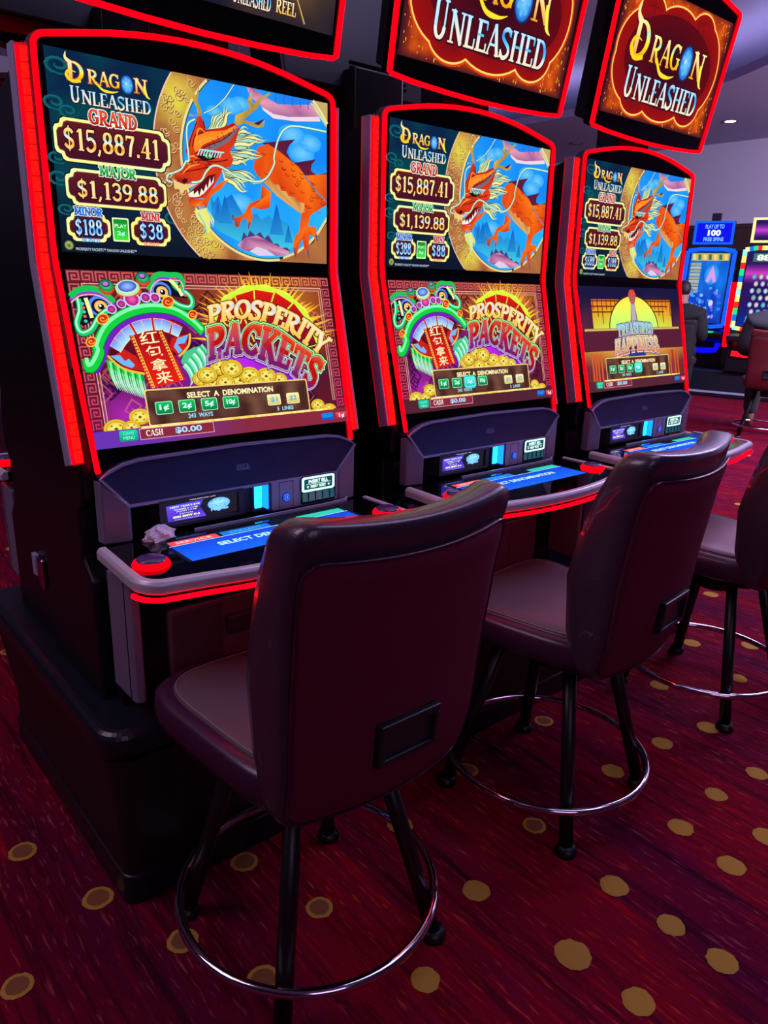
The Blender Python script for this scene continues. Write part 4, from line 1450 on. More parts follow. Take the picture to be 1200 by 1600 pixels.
    ob('maker_lettering', A.mesh('maker_lettering', (0.003, -0.0262, 0.853), EX, (0, 0, 1), (0, -1, 0), 0.034, 0.014, material=mat('pale_print', (150, 148, 190), 0.5)), None, vo)
    # --- side pillars beside the recess, chamfered
    for sgn in (-1, 1):
        q = [(-0.309, 0.0), (-0.305, -0.026), (-0.254, -0.034), (-0.247, -0.022), (-0.249, 0.0)]
        if sgn > 0:
            q = [(-x, y) for x, y in q][::-1]
        V, F = prism_z(q, 0.744, 0.874)
        V = [(x, y, z if z < 0.8 else (0.872 if abs(x) > 0.3 else 0.818)) for x, y, z in V]
        ob('side_pillar', (V, F), M_GREY, m, bevel=0.004)
    # --- player-club display
    fr = join(box(-0.192, 0.0, -0.030, 0.03, 0.7555, 0.7625), box(-0.192, 0.0, -0.030, 0.03, 0.809, 0.8145), box(-0.192, -0.181, -0.030, 0.03, 0.7625, 0.809), box(-0.012, 0.0, -0.030, 0.03, 0.7625, 0.809), box(-0.181, -0.012, -0.02, 0.03, 0.7625, 0.809))
    cdp = ob('club_display', fr, M_DARKGREY, m)
    ob('display_picture', card_art().mesh('club_picture', (-0.0965, -0.0203, 0.7628), EX, (0, 0, 1), (0, -1, 0), 0.168, 0.046, material=M_SCREEN2), None, cdp)
    # --- card slot with cyan light
    cs = ob('card_reader', join(box(0.002, 0.030, -0.008, 0.03, 0.75, 0.814), box(0.03, 0.066, -0.012, 0.03, 0.75, 0.814), box(0.0625, 0.068, -0.032, 0.03, 0.75, 0.816)), M_DARKGREY, m)
    ob('card_slot_light', plate(round_rect(0.036, 0.757, 0.056, 0.810, 0.003), (0, -0.0125, 0), EX, (0, 0, 1), (0, -1, 0), 0.003), glow('cyan_light', (30, 200, 255), 3.5, var=0.25, scale=60), cs)
    ob('slot_edge_light', box(0.058, 0.0615, -0.030, -0.012, 0.757, 0.812), glow('blue_light', (10, 90, 255), 5.0), cs)
    # --- service panel with bill acceptor
    sv = ob('service_panel', plate(round_rect(0.068, 0.748, 0.276, 0.817, 0.008), (0, -0.030, 0), EX, (0, 0, 1), (0, -1, 0), 0.05), mat('lightened_lilac_plastic', (168, 160, 196), 0.35, 0.1, 0.5, var=0.08), m, bevel=0.003)  # lilac plastic lightened in its colour in place of light under the visor
    ob('panel_seam', join(box(0.090, 0.0908, -0.0306, -0.03, 0.752, 0.814), box(0.126, 0.1268, -0.0306, -0.03, 0.752, 0.814), box(0.0905, 0.1265, -0.0306, -0.03, 0.8125, 0.8135)), M_BLACK, sv)
    e = lathe([(0.0, 0.002), (0.0085, 0.002), (0.0105, 0.0008), (0.0108, 0.0)], 24, cap=False)
    ob('emblem', xf(e, lambda v: (0.1075 + v[0], -0.030 - v[2], 0.777 + v[1])), mat('blue_emblem', (20, 30, 120), 0.3, emit=(20, 40, 220), strength=0.35), sv)
    e = Art()
    e.line(arc(800, 450, 640, 360, 0, 360, 24), 90, (60, 110, 255))
    for x in (560, 860, 1060):
        e.line([(x, 240), (x, 660)], 110, (70, 140, 255), step=False)
    ob('emblem_mark', e.mesh('emblem_mark', (0.1075, -0.0322, 0.7675), EX, (0, 0, 1), (0, -1, 0), 0.019, 0.019, material=M_SCREEN2), None, sv)
    bm = ob('bill_mouth', join(plate(round_rect(0.147, 0.752, 0.245, 0.8165, 0.006), (0, -0.0315, 0), EX, (0, 0, 1), (0, -1, 0), 0.004)), M_GLASS, sv, bevel=0.001)
    ob('bill_guide', xf(box(0.151, 0.241, -0.034, -0.0315, 0.757, 0.779), lambda v: (v[0], v[1] + (v[2] - 0.757) * 0.1, v[2])), mat('lit_teal_bezel', (30, 70, 76), 0.25, 0.0, 0.5, emit=(30, 110, 130), strength=0.5), sv, bevel=0.001)
    for x in (0.165, 0.185, 0.205, 0.225):
        ob('bill_rib', box(x, x + 0.002, -0.0355, -0.033, 0.759, 0.778), M_DARKGREY, sv)
    sg = plate(round_rect(0.146, 0.7815, 0.238, 0.8165, 0.006), (0, -0.036, 0), EX, (0, 0, 1), (0, -1, 0), 0.006)
    ob('bill_sign_body', sg, M_DARKGREY, sv)
    ob('bill_sign', sign_art('INSERT BILL', 'INSERT TICKET').mesh('bill_sign', (0.192, -0.036, 0.7815), EX, (0, 0, 1), (0, -1, 0), 0.092, 0.035, material=M_SCREEN3), None, sv)
    # --- button deck
    dk = ob('button_deck', prism_z(shrink(DECK, 0.012), 0.722, 0.7475), M_GLASS, m)
    prof = [(-0.010, -0.012), (0.0078, -0.012), (0.008, 0.004), (0.0025, 0.011), (-0.010, 0.0115)]
    rp = [(x, y, 0.7395) for x, y in shrink(DECK, 0.009)]
    ob('deck_rim', sweep(rp, prof, up=(0, 0, 1), closed=False), M_SILVER, dk, smooth=False, bevel=0.002)
    lp = [(x, y, 0.7175) for x, y in shrink(DECK, 0.0015)[3:-3]]
    ob('deck_light', sweep(lp, rect(0.006, 0.007), up=(0, 0, 1)), glow('deck_red_led', (255, 0, 8), 9.0, var=0.1, scale=90), dk)
    up_ = [(x, y, 0.7075) for x, y in shrink(DECK, 0.006)]
    ob('deck_skirt', prism_z(shrink(DECK, 0.07), 0.702, 0.7225), M_BLACK, dk, bevel=0.004)
    dd = ob('deck_display', plate(round_rect(-0.222, -0.214, 0.222, -0.082, 0.004), (0, 0, 0.7478), EX, (0, 1, 0), (0, 0, 1), 0.002), M_GLASS, dk)
    for sgn in (-1, 1):
        bx, by = sgn * 0.279, -0.183
        h = lathe([(0.034, 0.0), (0.034, 0.003), (0.031, 0.008), (0.026, 0.010)], 32, cap=False)
        ob('button_light', xf(h, lambda v: (bx + v[0], by + v[1], 0.7475 + v[2])), M_RED, dk, smooth=True)
        h = lathe([(0.0265, 0.008), (0.0265, 0.012), (0.024, 0.0138), (0.0, 0.014)], 32, cap=False)
        ob('spin_button', xf(h, lambda v: (bx + v[0], by + v[1], 0.7475 + v[2])), mat('violet_button_cap', (80, 60, 110), 0.18, 0.0, 0.7), dk, smooth=True)
    ob('ticket_lip', sweep([(-0.13, -0.055, 0.7505), (0.0, -0.056, 0.7505), (0.19, -0.056, 0.7505), (0.262, -0.05, 0.7505), (0.275, -0.035, 0.7505)], rect(0.005, 0.006), up=(0, 0, 1)), M_TRIM, dk)
    # --- posts below the deck
    for sgn in (-1, 1):
        a = [(-0.312, -0.04), (-0.312, -0.138), (-0.308, -0.146), (-0.296, -0.15), (-0.291, -0.146), (-0.291, -0.04)]
        if sgn > 0:
            a = [(-x, y) for x, y in a][::-1]
        po = ob('deck_post', prism_z(a, 0.455, 0.70), M_GREY, m, bevel=0.003)
        ob('post_groove', box(*((-0.3128, -0.311) if sgn < 0 else (0.311, 0.3128)), -0.126, -0.123, 0.456, 0.70), M_BLACK, po)
    ob('under_deck_wall', box(-0.30, 0.30, -0.045, 0.0, 0.40, 0.70), M_BLACK, m)
    # --- lower door
    ld = ob('lower_door', plate(round_rect(-0.20, 0.425, 0.21, 0.585, 0.01), (0, -0.055, 0), EX, (0, 0, 1), (0, -1, 0), 0.012), M_DOOR, m, bevel=0.003)
    ob('door_seam', box(0.088, 0.0895, -0.0555, -0.05, 0.43, 0.58), M_BLACK, ld)
    ob('door_handle', join(box(-0.07, 0.01, -0.072, -0.055, 0.505, 0.545)), M_DARKGREY, ld, bevel=0.005)
    ob('speaker_grille', plate(round_rect(-0.19, 0.435, -0.075, 0.575, 0.008), (0, -0.0555, 0), EX, (0, 0, 1), (0, -1, 0), 0.002), M_MESH, ld)
    # --- topper on its column
    tp = ob('topper', join(plate([(-0.312, 0.002), (-0.24, -0.005), (-0.12, -0.010), (0, -0.012), (0.12, -0.010), (0.24, -0.005), (0.312, 0.002), (0.318, 0.2), (0.322, 0.405), (0.2, 0.424), (0, 0.432), (-0.2, 0.424), (-0.322, 0.405), (-0.318, 0.2)], TB, EX, DT, NT, 0.035)), M_GLASS, m, bevel=0.004)
    tpath = [(-0.314, 0.004), (-0.318, 0.2), (-0.3225, 0.395), (-0.317, 0.407), (-0.2, 0.425), (0, 0.433), (0.2, 0.425), (0.317, 0.407), (0.3225, 0.395), (0.318, 0.2), (0.314, 0.004), (0.306, 0.0), (0.24, -0.006), (0.12, -0.011), (0, -0.013), (-0.12, -0.011), (-0.24, -0.006), (-0.306, 0.0)]
    tpp = [TB + EX * a + DT * b + NT * 0.001 for a, b in tpath]
    ob('topper_light', sweep(tpp, rect(0.0095, 0.010), up=NT, closed=True), M_RED, tp, bevel=0.002)
    bk = [(a * 0.985, b) for a, b in ((-0.30, 0.01), (0.30, 0.01), (0.31, 0.40), (-0.31, 0.40))]
    V = [TB + EX * a + DT * b - NT * 0.034 for a, b in bk] + [TB + EX * a * 0.95 + DT * (b * 0.93 + 0.015) - NT * 0.10 for a, b in bk]
    ob('topper_back', (V, [(3, 2, 1, 0), (4, 5, 6, 7), (0, 1, 5, 4), (1, 2, 6, 5), (2, 3, 7, 6), (3, 0, 4, 7)]), M_BLACK, tp, bevel=0.006)
    ob('topper_column', box(-0.085, 0.085, 0.13, 0.22, 1.55, 1.80), M_BLACK, tp, bevel=0.005)
    for i in range(4):
        ob('vent_slot', xf(box(-0.14, 0.06, 0.166, 0.1695, 1.78 + i * 0.014, 1.786 + i * 0.014), lambda v: (v[0], v[1] - (v[2] - 1.78) * 0.183, v[2])), M_GLASS, tp)
    # --- side latch
    for sgn in (1,):
        x = sgn * 0.327
        x0, x1 = min(x, x + sgn * 0.012), max(x, x + sgn * 0.012)
        la = ob('door_latch', join(box(x0, x1, 0.232, 0.262, 0.53, 0.605)), M_CHROME, m, bevel=0.004)
        ob('latch_plate', box(x0, x1, 0.19, 0.217, 0.55, 0.605), M_TRIM, la, bevel=0.003)
    return m


M_SCREEN2 = screen_mat('lit_small_display', 1.7)
M_SCREEN3 = screen_mat('lit_sign', 1.6)


def mesh_material():
    m = bpy.data.materials.new('perforated_metal')
    m.use_nodes = True
    nt = m.node_tree
    b = nt.nodes['Principled BSDF']
    b.inputs['Roughness'].default_value = 0.4
    b.inputs['Metallic'].default_value = 0.3
    tc = nt.nodes.new('ShaderNodeTexCoord')
    vo = nt.nodes.new('ShaderNodeTexVoronoi')
    vo.inputs['Scale'].default_value = 240
    vo.inputs['Randomness'].default_value = 0.0
    cr = nt.nodes.new('ShaderNodeValToRGB')
    cr.color_ramp.elements[0].position = 0.28
    cr.color_ramp.elements[0].color = (0.004, 0.004, 0.008, 1)
    cr.color_ramp.elements[1].position = 0.36
    cr.color_ramp.elements[1].color = (0.10, 0.09, 0.12, 1)
    nt.links.new(tc.outputs['Object'], vo.inputs['Vector'])
    nt.links.new(vo.outputs['Distance'], cr.inputs[0])
    nt.links.new(cr.outputs[0], b.inputs['Base Color'])
    return m


M_MESH = mesh_material()
M_DOOR = mat('door_plastic', (104, 98, 116), 0.35, 0.1, 0.5, var=0.1)

proto = build_machine('slot_machine')
P12 = lower_art_packets(None, True).mesh('lower_picture', PB + N1 * 0.001, EX, D1, N1, 0.598, 0.336)
P2 = lower_art_packets(2, False).mesh('lower_picture', PB + N1 * 0.001, EX, D1, N1, 0.598, 0.336)
P3 = lower_art_happiness().mesh('lower_picture', PB + N1 * 0.001, EX, D1, N1, 0.598, 0.336)
UPS = [upper_art(a, b, c).mesh('upper_picture', UB + N2 * 0.001, EX, D2, N2, 0.598, 0.336) for a, b, c in (('$188', '$38', '2¢'), ('$388', '$88', '5¢'), ('$688', '$188', '10¢'))]
TT = topper_art_title().mesh('topper_picture', TB + DT * 0.04 + NT * 0.0012, EX, DT, NT, 0.598, 0.336)
TR_ = topper_art_reel().mesh('topper_picture', TB + DT * 0.04 + NT * 0.0012, EX, DT, NT, 0.598, 0.336)
DKA = deck_art().mesh('deck_picture', (0, -0.212, 0.7478), EX, (0, 1, 0), (0, 0, 1), 0.44, 0.128, material=M_SCREEN2)


def child(o, nm):
    return [c for c in o.children if c.name.split('.')[0] == nm][0]


def add_pictures(m, up, lo, to):
    ob('display_picture', up, None, child(m, 'upper_display'))
    ob('display_picture', lo, None, child(m, 'lower_display'))
    if any(c.name.split('.')[0] == 'topper' for c in m.children):
        ob('display_picture', to, None, child(m, 'topper'))
    dd = ob('deck_picture', DKA, None, child(m, 'button_deck'))


machines = [proto, copy_tree(proto), copy_tree(proto)]
for i, m in enumerate(machines):
    m.location = (PITCH * i, 0, 0)
rear = [copy_tree(proto, None, ('side_light', 'edge_trim', 'topper_light') + (('topper',) if k_ == 2 else ())) for k_ in range(3)]
for i, m in enumerate(rear):
    m.location = (0.01 + 0.685 * i, 0.605, 0)
    m.rotation_euler = (0, 0, pi)
for m, u_, l_, t_ in zip(machines + rear, UPS + UPS, (P12, P2, P3, P12, P2, P3), (TR_, TT, TT, TT, TT, TT)):
    add_pictures(m, u_, l_, t_)
G = 'red-lit slot machines in the near row'
tag(machines[0], 'red-lit slot machine nearest the camera, minor bonus $188, reel picture on its topper', 'slot machine', G)
tag(machines[1], 'middle red-lit slot machine of the row, minor bonus $388, Prosperity Packets on its lower display', 'slot machine', G)
tag(machines[2], 'red-lit slot machine at the far end of the row, Treasured Happiness on its lower display', 'slot machine', G)
GR = 'slot machines back to back behind the row'
for m, w_ in zip(rear, ('nearest', 'middle', 'farthest')):
    tag(m, 'black rear side of the %s slot machine standing back to back behind the row' % w_, 'slot machine', GR)

# ------------------------------------------------------------------ plinth under the bank
M_PLINTH = mat('black_laminate', (18, 23, 36), 0.33, 0.0, 0.5, var=0.2)
pl = empty('machine_plinth')
tag(pl, 'long black raised plinth with rounded corners under the slot machines', 'plinth')
ob('plinth_top', prism_z(round_rect(-0.382, -0.150, 1.93, 0.765, 0.06, 8), 0.335, 0.3995), M_PLINTH, pl, bevel=0.022, seg=4)
a = round_rect(-0.368, -0.146, 1.92, 0.74, 0.045, 8)
b_ = round_rect(-0.358, -0.15, 1.90, 0.62, 0.03, 8)
ob('plinth_body', loft([[(x, y, 0.0) for x, y in b_], [(x, y, 0.16) for x, y in b_], [(x, y, 0.336) for x, y in a]]), mat('plinth_side', (20, 13, 18), 0.5, var=0.2), pl)
ob('toe_board', join(prism_z(round_rect(-0.362, -0.153, 1.905, 0.64, 0.03, 8), 0.0, 0.07)), M_PLINTH, pl, bevel=0.004)

# ------------------------------------------------------------------ chairs
M_LEATHER = mat('grey_brown_leather', (58, 44, 64), 0.33, 0.0, 0.55, var=0.1, scale=260, bump=0.25, coat=0.4)
M_SEATTOP = mat('grey_seat_leather', (84, 73, 80), 0.42, 0.0, 0.45, var=0.08, scale=260, bump=0.25)
M_FABRIC = mat('burgundy_fabric', (106, 24, 58), 0.75, 0.0, 0.2, var=0.18, scale=420, bump=0.35)
M_PLUM = mat('plum_vinyl', (56, 28, 56), 0.3, 0.0, 0.5, var=0.1, scale=200, bump=0.15)
M_LEG = mat('black_leg_paint', (16, 16, 24), 0.4, 0.0, 0.5)
M_HANDLE = mat('dark_handle_plastic', (30, 36, 44), 0.35, 0.0, 0.5)
M_STITCH = mat('pale_stitch', (120, 108, 104), 0.7)


def build_chair(name):
    c = empty(name)
    rz = 0.108
    # legs, glides
    for k in range(4):
        a = radians(45 + 90 * k)
        p0 = Vector((0.252 * cos(a), 0.252 * sin(a), 0.008))
        p1 = Vector((0.125 * cos(a), 0.125 * sin(a), 0.44))
        ob('leg', sweep([p0 + (p1 - p0) * t for t in (0, 0.5, 1)], circ(0.0165, 12), up=(-sin(a), cos(a), 0)), M_LEG, c, smooth=True)
        g = lathe([(0.0, 0.0), (0.025, 0.0), (0.026, 0.006), (0.02, 0.022), (0.0, 0.022)], 16, cap=False)
        ob('leg_glide', xf(g, lambda v: (p0.x + v[0], p0.y + v[1], v[2])), M_LEG, c, smooth=True)
    ring = [(0.2485 * cos(2 * pi * i / 72), 0.2485 * sin(2 * pi * i / 72), rz) for i in range(72)]
    fr = ob('foot_ring', sweep(ring, circ(0.0095, 12), up=(0, 0, 1), closed=True), M_CHROME, c, smooth=True)
    hub = lathe([(0.0, 0.36), (0.05, 0.36), (0.055, 0.38), (0.055, 0.41), (0.15, 0.425), (0.155, 0.45), (0.0, 0.45)], 28, cap=False)
    ob('swivel_hub', hub, M_LEG, c, smooth=False)
    ob('seat_pan', prism_z(round_rect(-0.165, -0.17, 0.165, 0.18, 0.05), 0.435, 0.452), M_LEG, c, bevel=0.004)

    # seat cushion: rounded trapezoid loft
    def seat_ring(d, z):
        P = []
        n = 48
        for i in range(n):
            a = 2 * pi * i / n
            e = 0.38
            x = (0.215 - d) * math.copysign(abs(cos(a)) ** e, cos(a))
            y = (0.215 - d) * math.copysign(abs(sin(a)) ** e, sin(a)) + 0.012
            P.append((x * (1.0 + 0.08 * y / 0.2), y, z + 0.010 * (y > 0.1) * ((y - 0.1) / 0.14)))
        return P
    ob('seat_side', loft([seat_ring(0.02, 0.452), seat_ring(0.004, 0.462), seat_ring(0.0, 0.485), seat_ring(0.002, 0.512), seat_ring(0.010, 0.521), seat_ring(0.026, 0.523)]), M_PLUM, c, smooth=True)
    ob('seat', loft([seat_ring(0.0255, 0.512), seat_ring(0.026, 0.522), seat_ring(0.034, 0.529), seat_ring(0.06, 0.534), seat_ring(0.12, 0.531)]), M_SEATTOP, c, smooth=True)
    ob('seat_stitch', sweep(seat_ring(0.031, 0.5285), circ(0.0014, 6), up=(0, 0, 1), closed=True), M_STITCH, c)

    # curved back
    def curve(K, t):
        for (a, u), (b, v) in zip(K, K[1:]):
            if t <= b:
                q = (t - a) / (b - a)
                q = q * q * (3 - 2 * q) * 0.5 + q * 0.5
                return u + (v - u) * q
        return K[-1][1]
    KF = [(0.0, -0.150), (0.2, -0.115), (0.45, -0.105), (0.7, -0.135), (1.0, -0.197)]
    KR = [(0.0, -0.198), (0.2, -0.222), (0.4, -0.230), (0.7, -0.247), (1.0, -0.275)]

    def bpt(s, t, off):
        """s -1..1 across, t 0..1 up, off: 0 front face, 1 rear face"""
        tt = min(1.0, max(0.0, t))
        hw = 0.192 + 0.012 * tt
        bow = max(0.0, 1 - s * s)
        yf = curve(KF, tt) - 0.052 * bow
        yr = curve(KR, tt) - 0.034 * bow
        y = yf + (yr - yf) * min(off, 1.0) - max(0.0, off - 1.0) * 0.05
        z = 0.448 + 0.497 * t + 0.012 * s * s * tt
        return Vector((hw * s, y, z))

    def rim(e):
        """closed outline (s,t) of the back, rounded corners"""
        P = []
        for cx, cy, a0 in ((1 - e, 1 - e * 0.45, 0), (-(1 - e), 1 - e * 0.45, 90), (-(1 - e), e * 0.45, 180), ((1 - e), e * 0.45, 270)):
            for i in range(7):
                a = radians(a0 + 90 * i / 6)
                P.append((cx + e * cos(a), cy + e * 0.45 * sin(a)))
        return P

    def dense(P, n=2):
        out = []
        for i in range(len(P)):
            a, b = P[i], P[(i + 1) % len(P)]
            L = hypot(b[0] - a[0], b[1] - a[1])
            k = max(1, int(L / 0.12))
            out += [(a[0] + (b[0] - a[0]) * j / k, a[1] + (b[1] - a[1]) * j / k) for j in range(k)]
        return out

    def scaled(P, q):
        return [(s * q, 0.5 + (t - 0.5) * (1 - (1 - q) * 0.8)) for s, t in P]

    R = dense(rim(0.16))
    rings = []
    for q, off in ((0.0, 0.12), (0.35, 0.1), (0.7, 0.06), (0.9, 0.0), (0.97, 0.05), (1.0, 0.25), (1.0, 0.75), (0.985, 0.92)):
        rings.append([bpt(s, t, off) for s, t in scaled(R, q)])
    rings.append([bpt(s, t, 0.9) for s, t in scaled(R, 0.9)])
    ob('backrest', loft(rings), M_LEATHER, c, smooth=True)
    # burgundy panel on the rear with a seam line under the top roll
    PR = [(s * 0.955, 0.02 + t * 0.875) for s, t in dense(rim(0.16))]
    mid = [(s, 0.46 + (t - 0.46)) for s, t in PR]

    def inset(q):
        return [(s * q, 0.44 + (t - 0.44) * q) for s, t in PR]
    ob('back_panel', loft([[bpt(s, t, 0.80) for s, t in inset(1.0)], [bpt(s, t, 1.0) for s, t in inset(0.995)], [bpt(s, t, 1.07) for s, t in inset(0.965)], [bpt(s, t, 1.10) for s, t in inset(0.85)], [bpt(s, t, 1.12) for s, t in inset(0.6)], [bpt(s, t, 1.13) for s, t in inset(0.3)], [bpt(s, t, 1.13) for s, t in inset(0.02)]]), M_FABRIC, c, smooth=True)
    ob('back_seam', sweep([bpt(s, t, 1.02) for s, t in inset(1.004)], circ(0.0022, 6), up=(0, -1, 0), closed=True), M_PLUM, c)
    # pull handle set into the rear
    hx0, hx1, ht0, ht1 = -0.31, 0.31, 0.195, 0.345

    def hp(x, t, o):
        return bpt(x, t, o)
    fr_ = []
    for (x0, x1, t0, t1) in ((hx0, hx1, ht1 - 0.028, ht1), (hx0, hx1, ht0, ht0 + 0.022), (hx0, hx0 + 0.055, ht0 + 0.022, ht1 - 0.028), (hx1 - 0.055, hx1, ht0 + 0.022, ht1 - 0.028)):
        V = [hp(x0, t0, 0.9), hp(x1, t0, 0.9), hp(x1, t1, 0.9), hp(x0, t1, 0.9), hp(x0, t0, 1.42), hp(x1, t0, 1.42), hp(x1, t1, 1.42), hp(x0, t1, 1.42)]
        fr_.append((V, [(0, 1, 2, 3), (7, 6, 5, 4), (0, 4, 5, 1), (1, 5, 6, 2), (2, 6, 7, 3), (3, 7, 4, 0)]))
    ho = ob('pull_handle', join(*fr_), M_HANDLE, c, bevel=0.003)
    V = [hp(hx0, ht0, 1.1), hp(hx1, ht0, 1.1), hp(hx1, ht1, 1.1), hp(hx0, ht1, 1.1), hp(hx0, ht0, 1.30), hp(hx1, ht0, 1.30), hp(hx1, ht1, 1.20), hp(hx0, ht1, 1.20)]
    ob('handle_pocket', (V, [(0, 1, 2, 3), (7, 6, 5, 4), (0, 4, 5, 1), (1, 5, 6, 2), (2, 6, 7, 3), (3, 7, 4, 0)]), mat('pocket_grey', (34, 42, 52), 0.3), ho)
    # bracket that carries the back
    ob('back_bracket', sweep([(0, -0.06, 0.44), (0, -0.15, 0.437), (0, -0.185, 0.45), (0, -0.2, 0.5)], rect(0.016, 0.13), up=(1, 0, 0)), M_LEG, c, bevel=0.004)
    return c


CH = build_chair('casino_chair')
spots = [(-0.095, -0.412, 0, 0), (0.642, -0.416, 6, 0), (1.458, -0.412, 0, 0)]
chairs = [CH, copy_tree(CH), copy_tree(CH)]
for o, (x, y, a, _) in zip(chairs, spots):
    o.location = (x, y, 0)
    o.rotation_euler = (0, 0, radians(a))
GC = 'casino chairs in front of the near row'
tag(chairs[0], 'burgundy-backed casino chair in the foreground, in front of the nearest slot machine', 'chair', GC)
tag(chairs[1], 'burgundy-backed casino chair in front of the middle slot machine', 'chair', GC)
tag(chairs[2], 'casino chair cut off by the right edge, in front of the farthest machine', 'chair', GC)
rc = copy_tree(CH)
rc.location = (0.02, 1.02, 0)
rc.rotation_euler = (0, 0, pi)
tag(rc, 'casino chair behind the bank, its seat edge just showing at the left', 'chair')

# ------------------------------------------------------------------ crumpled tissue on the first deck
def tissue():
    V, F = [], []
    n, k = 22, 9
    for i in range(k + 1):
        f = pi / 2 * i / k
        for j in range(n):
            a = 2 * pi * j / n
            r = 1 + 0.35 * noise.noise((3 * cos(a), 3 * sin(a), i * 0.45)) + 0.12 * sin(5 * a + i)
            V.append((0.033 * cos(f) * r * cos(a), 0.020 * cos(f) * r * sin(a), 0.026 * sin(f) * (1 + 0.4 * noise.noise((cos(a) * 2, sin(a) * 2, 5)))))
    for i in range(k):
        for j in range(n):
            F.append((i * n + j, i * n + (j + 1) % n, (i + 1) * n + (j + 1) % n, (i + 1) * n + j))
    F.append(tuple(range(n - 1, -1, -1)))
    return V, F


t_ = ob('crumpled_tissue', tissue(), mat('white_tissue', (226, 222, 236), 0.9, var=0.06, bump=0.4), None, smooth=False)
t_.location = (-0.205, -0.055, 0.7478)
t_.rotation_euler = (0, 0, radians(14))
tag(t_, 'crumpled white tissue lying on the button deck of the nearest machine', 'tissue')

# ------------------------------------------------------------------ the room
def carpet():
    m = bpy.data.materials.new('red_carpet')
    m.use_nodes = True
    nt = m.node_tree
    b = nt.nodes['Principled BSDF']
    b.inputs['Roughness'].default_value = 0.95
    b.inputs['Specular IOR Level'].default_value = 0.1
    N, L = nt.nodes.new, nt.links.new
    tc = N('ShaderNodeTexCoord')
    mp = N('ShaderNodeMapping')
    mp.inputs['Rotation'].default_value = (0, 0, radians(6))
    mp.inputs['Scale'].default_value = (26, 1.3, 1)
    L(tc.outputs['Object'], mp.inputs[0])
    n1 = N('ShaderNodeTexNoise')
    n1.inputs['Scale'].default_value = 1.6
    n1.inputs['Detail'].default_value = 5
    n1.inputs['Roughness'].default_value = 0.65
    n1.inputs['Distortion'].default_value = 0.4
    L(mp.outputs[0], n1.inputs['Vector'])
    cr = N('ShaderNodeValToRGB')
    e = cr.color_ramp.elements
    e[0].position = 0.30
    e[0].color = lin((56, 10, 34)) + (1,)
    e[1].position = 0.72
    e[1].color = lin((158, 28, 44)) + (1,)
    for p, c in ((0.42, (92, 14, 38)), (0.5, (120, 18, 40)), (0.57, (104, 20, 52)), (0.64, (140, 20, 38))):
        q = cr.color_ramp.elements.new(p)
        q.color = lin(c) + (1,)
    L(n1.outputs['Fac'], cr.inputs[0])
    # short pale flecks woven along the streaks
    mp2 = N('ShaderNodeMapping')
    mp2.inputs['Rotation'].default_value = (0, 0, radians(6))
    mp2.inputs['Scale'].default_value = (120, 16, 1)
    L(tc.outputs['Object'], mp2.inputs[0])
    n2 = N('ShaderNodeTexNoise')
    n2.inputs['Scale'].default_value = 1.0
    n2.inputs['Detail'].default_value = 3
    L(mp2.outputs[0], n2.inputs['Vector'])
    c2 = N('ShaderNodeValToRGB')
    c2.color_ramp.elements[0].position = 0.57
    c2.color_ramp.elements[1].position = 0.74
    L(n2.outputs['Fac'], c2.inputs[0])
    n4 = N('ShaderNodeTexNoise')
    n4.inputs['Scale'].default_value = 2.2
    L(tc.outputs['Object'], n4.inputs['Vector'])
    mm = N('ShaderNodeMath')
    mm.operation = 'MULTIPLY'
    L(c2.outputs[0], mm.inputs[0])
    L(n4.outputs['Fac'], mm.inputs[1])
    mx = N('ShaderNodeMix')
    mx.data_type = 'RGBA'
    mx.inputs[7].default_value = lin((214, 120, 112)) + (1,)
    L(mm.outputs[0], mx.inputs[0])
    L(cr.outputs[0], mx.inputs[6])
    n5 = N('ShaderNodeTexNoise')
    n5.inputs['Scale'].default_value = 1.4
    n5.inputs['Detail'].default_value = 2
    mp3 = N('ShaderNodeMapping')
    mp3.inputs['Rotation'].default_value = (0, 0, radians(6))
    mp3.inputs['Scale'].default_value = (2.6, 0.5, 1)
    L(tc.outputs['Object'], mp3.inputs[0])
    L(mp3.outputs[0], n5.inputs['Vector'])
    c5 = N('ShaderNodeValToRGB')
    c5.color_ramp.elements[0].position = 0.38
    c5.color_ramp.elements[0].color = (0.62, 0.75, 1.15, 1)
    c5.color_ramp.elements[1].position = 0.62
    c5.color_ramp.elements[1].color = (1.25, 1.0, 0.85, 1)
    L(n5.outputs['Fac'], c5.inputs[0])
    dr = N('ShaderNodeMix')
    dr.data_type = 'RGBA'
    dr.blend_type = 'MULTIPLY'
    dr.inputs[0].default_value = 1.0
    L(mx.outputs[2], dr.inputs[6])
    L(c5.outputs[0], dr.inputs[7])
    # pile
    n3 = N('ShaderNodeTexNoise')
    n3.inputs['Scale'].default_value = 300
    n3.inputs['Detail'].default_value = 2
    L(tc.outputs['Object'], n3.inputs['Vector'])
    mu = N('ShaderNodeMix')
    mu.data_type = 'RGBA'
    mu.blend_type = 'MULTIPLY'
    mu.inputs[0].default_value = 0.55
    L(dr.outputs[2], mu.inputs[6])
    L(n3.outputs['Color'], mu.inputs[7])
    ga = N('ShaderNodeHueSaturation')
    ga.inputs['Saturation'].default_value = 1.1
    ga.inputs['Value'].default_value = 1.35
    L(mu.outputs[2], ga.inputs['Color'])
    L(ga.outputs[0], b.inputs['Base Color'])
    bp = N('ShaderNodeBump')
    bp.inputs['Strength'].default_value = 0.5
    bp.inputs['Distance'].default_value = 0.004
    L(n3.outputs['Fac'], bp.inputs['Height'])
    L(bp.outputs[0], b.inputs['Normal'])
    return m


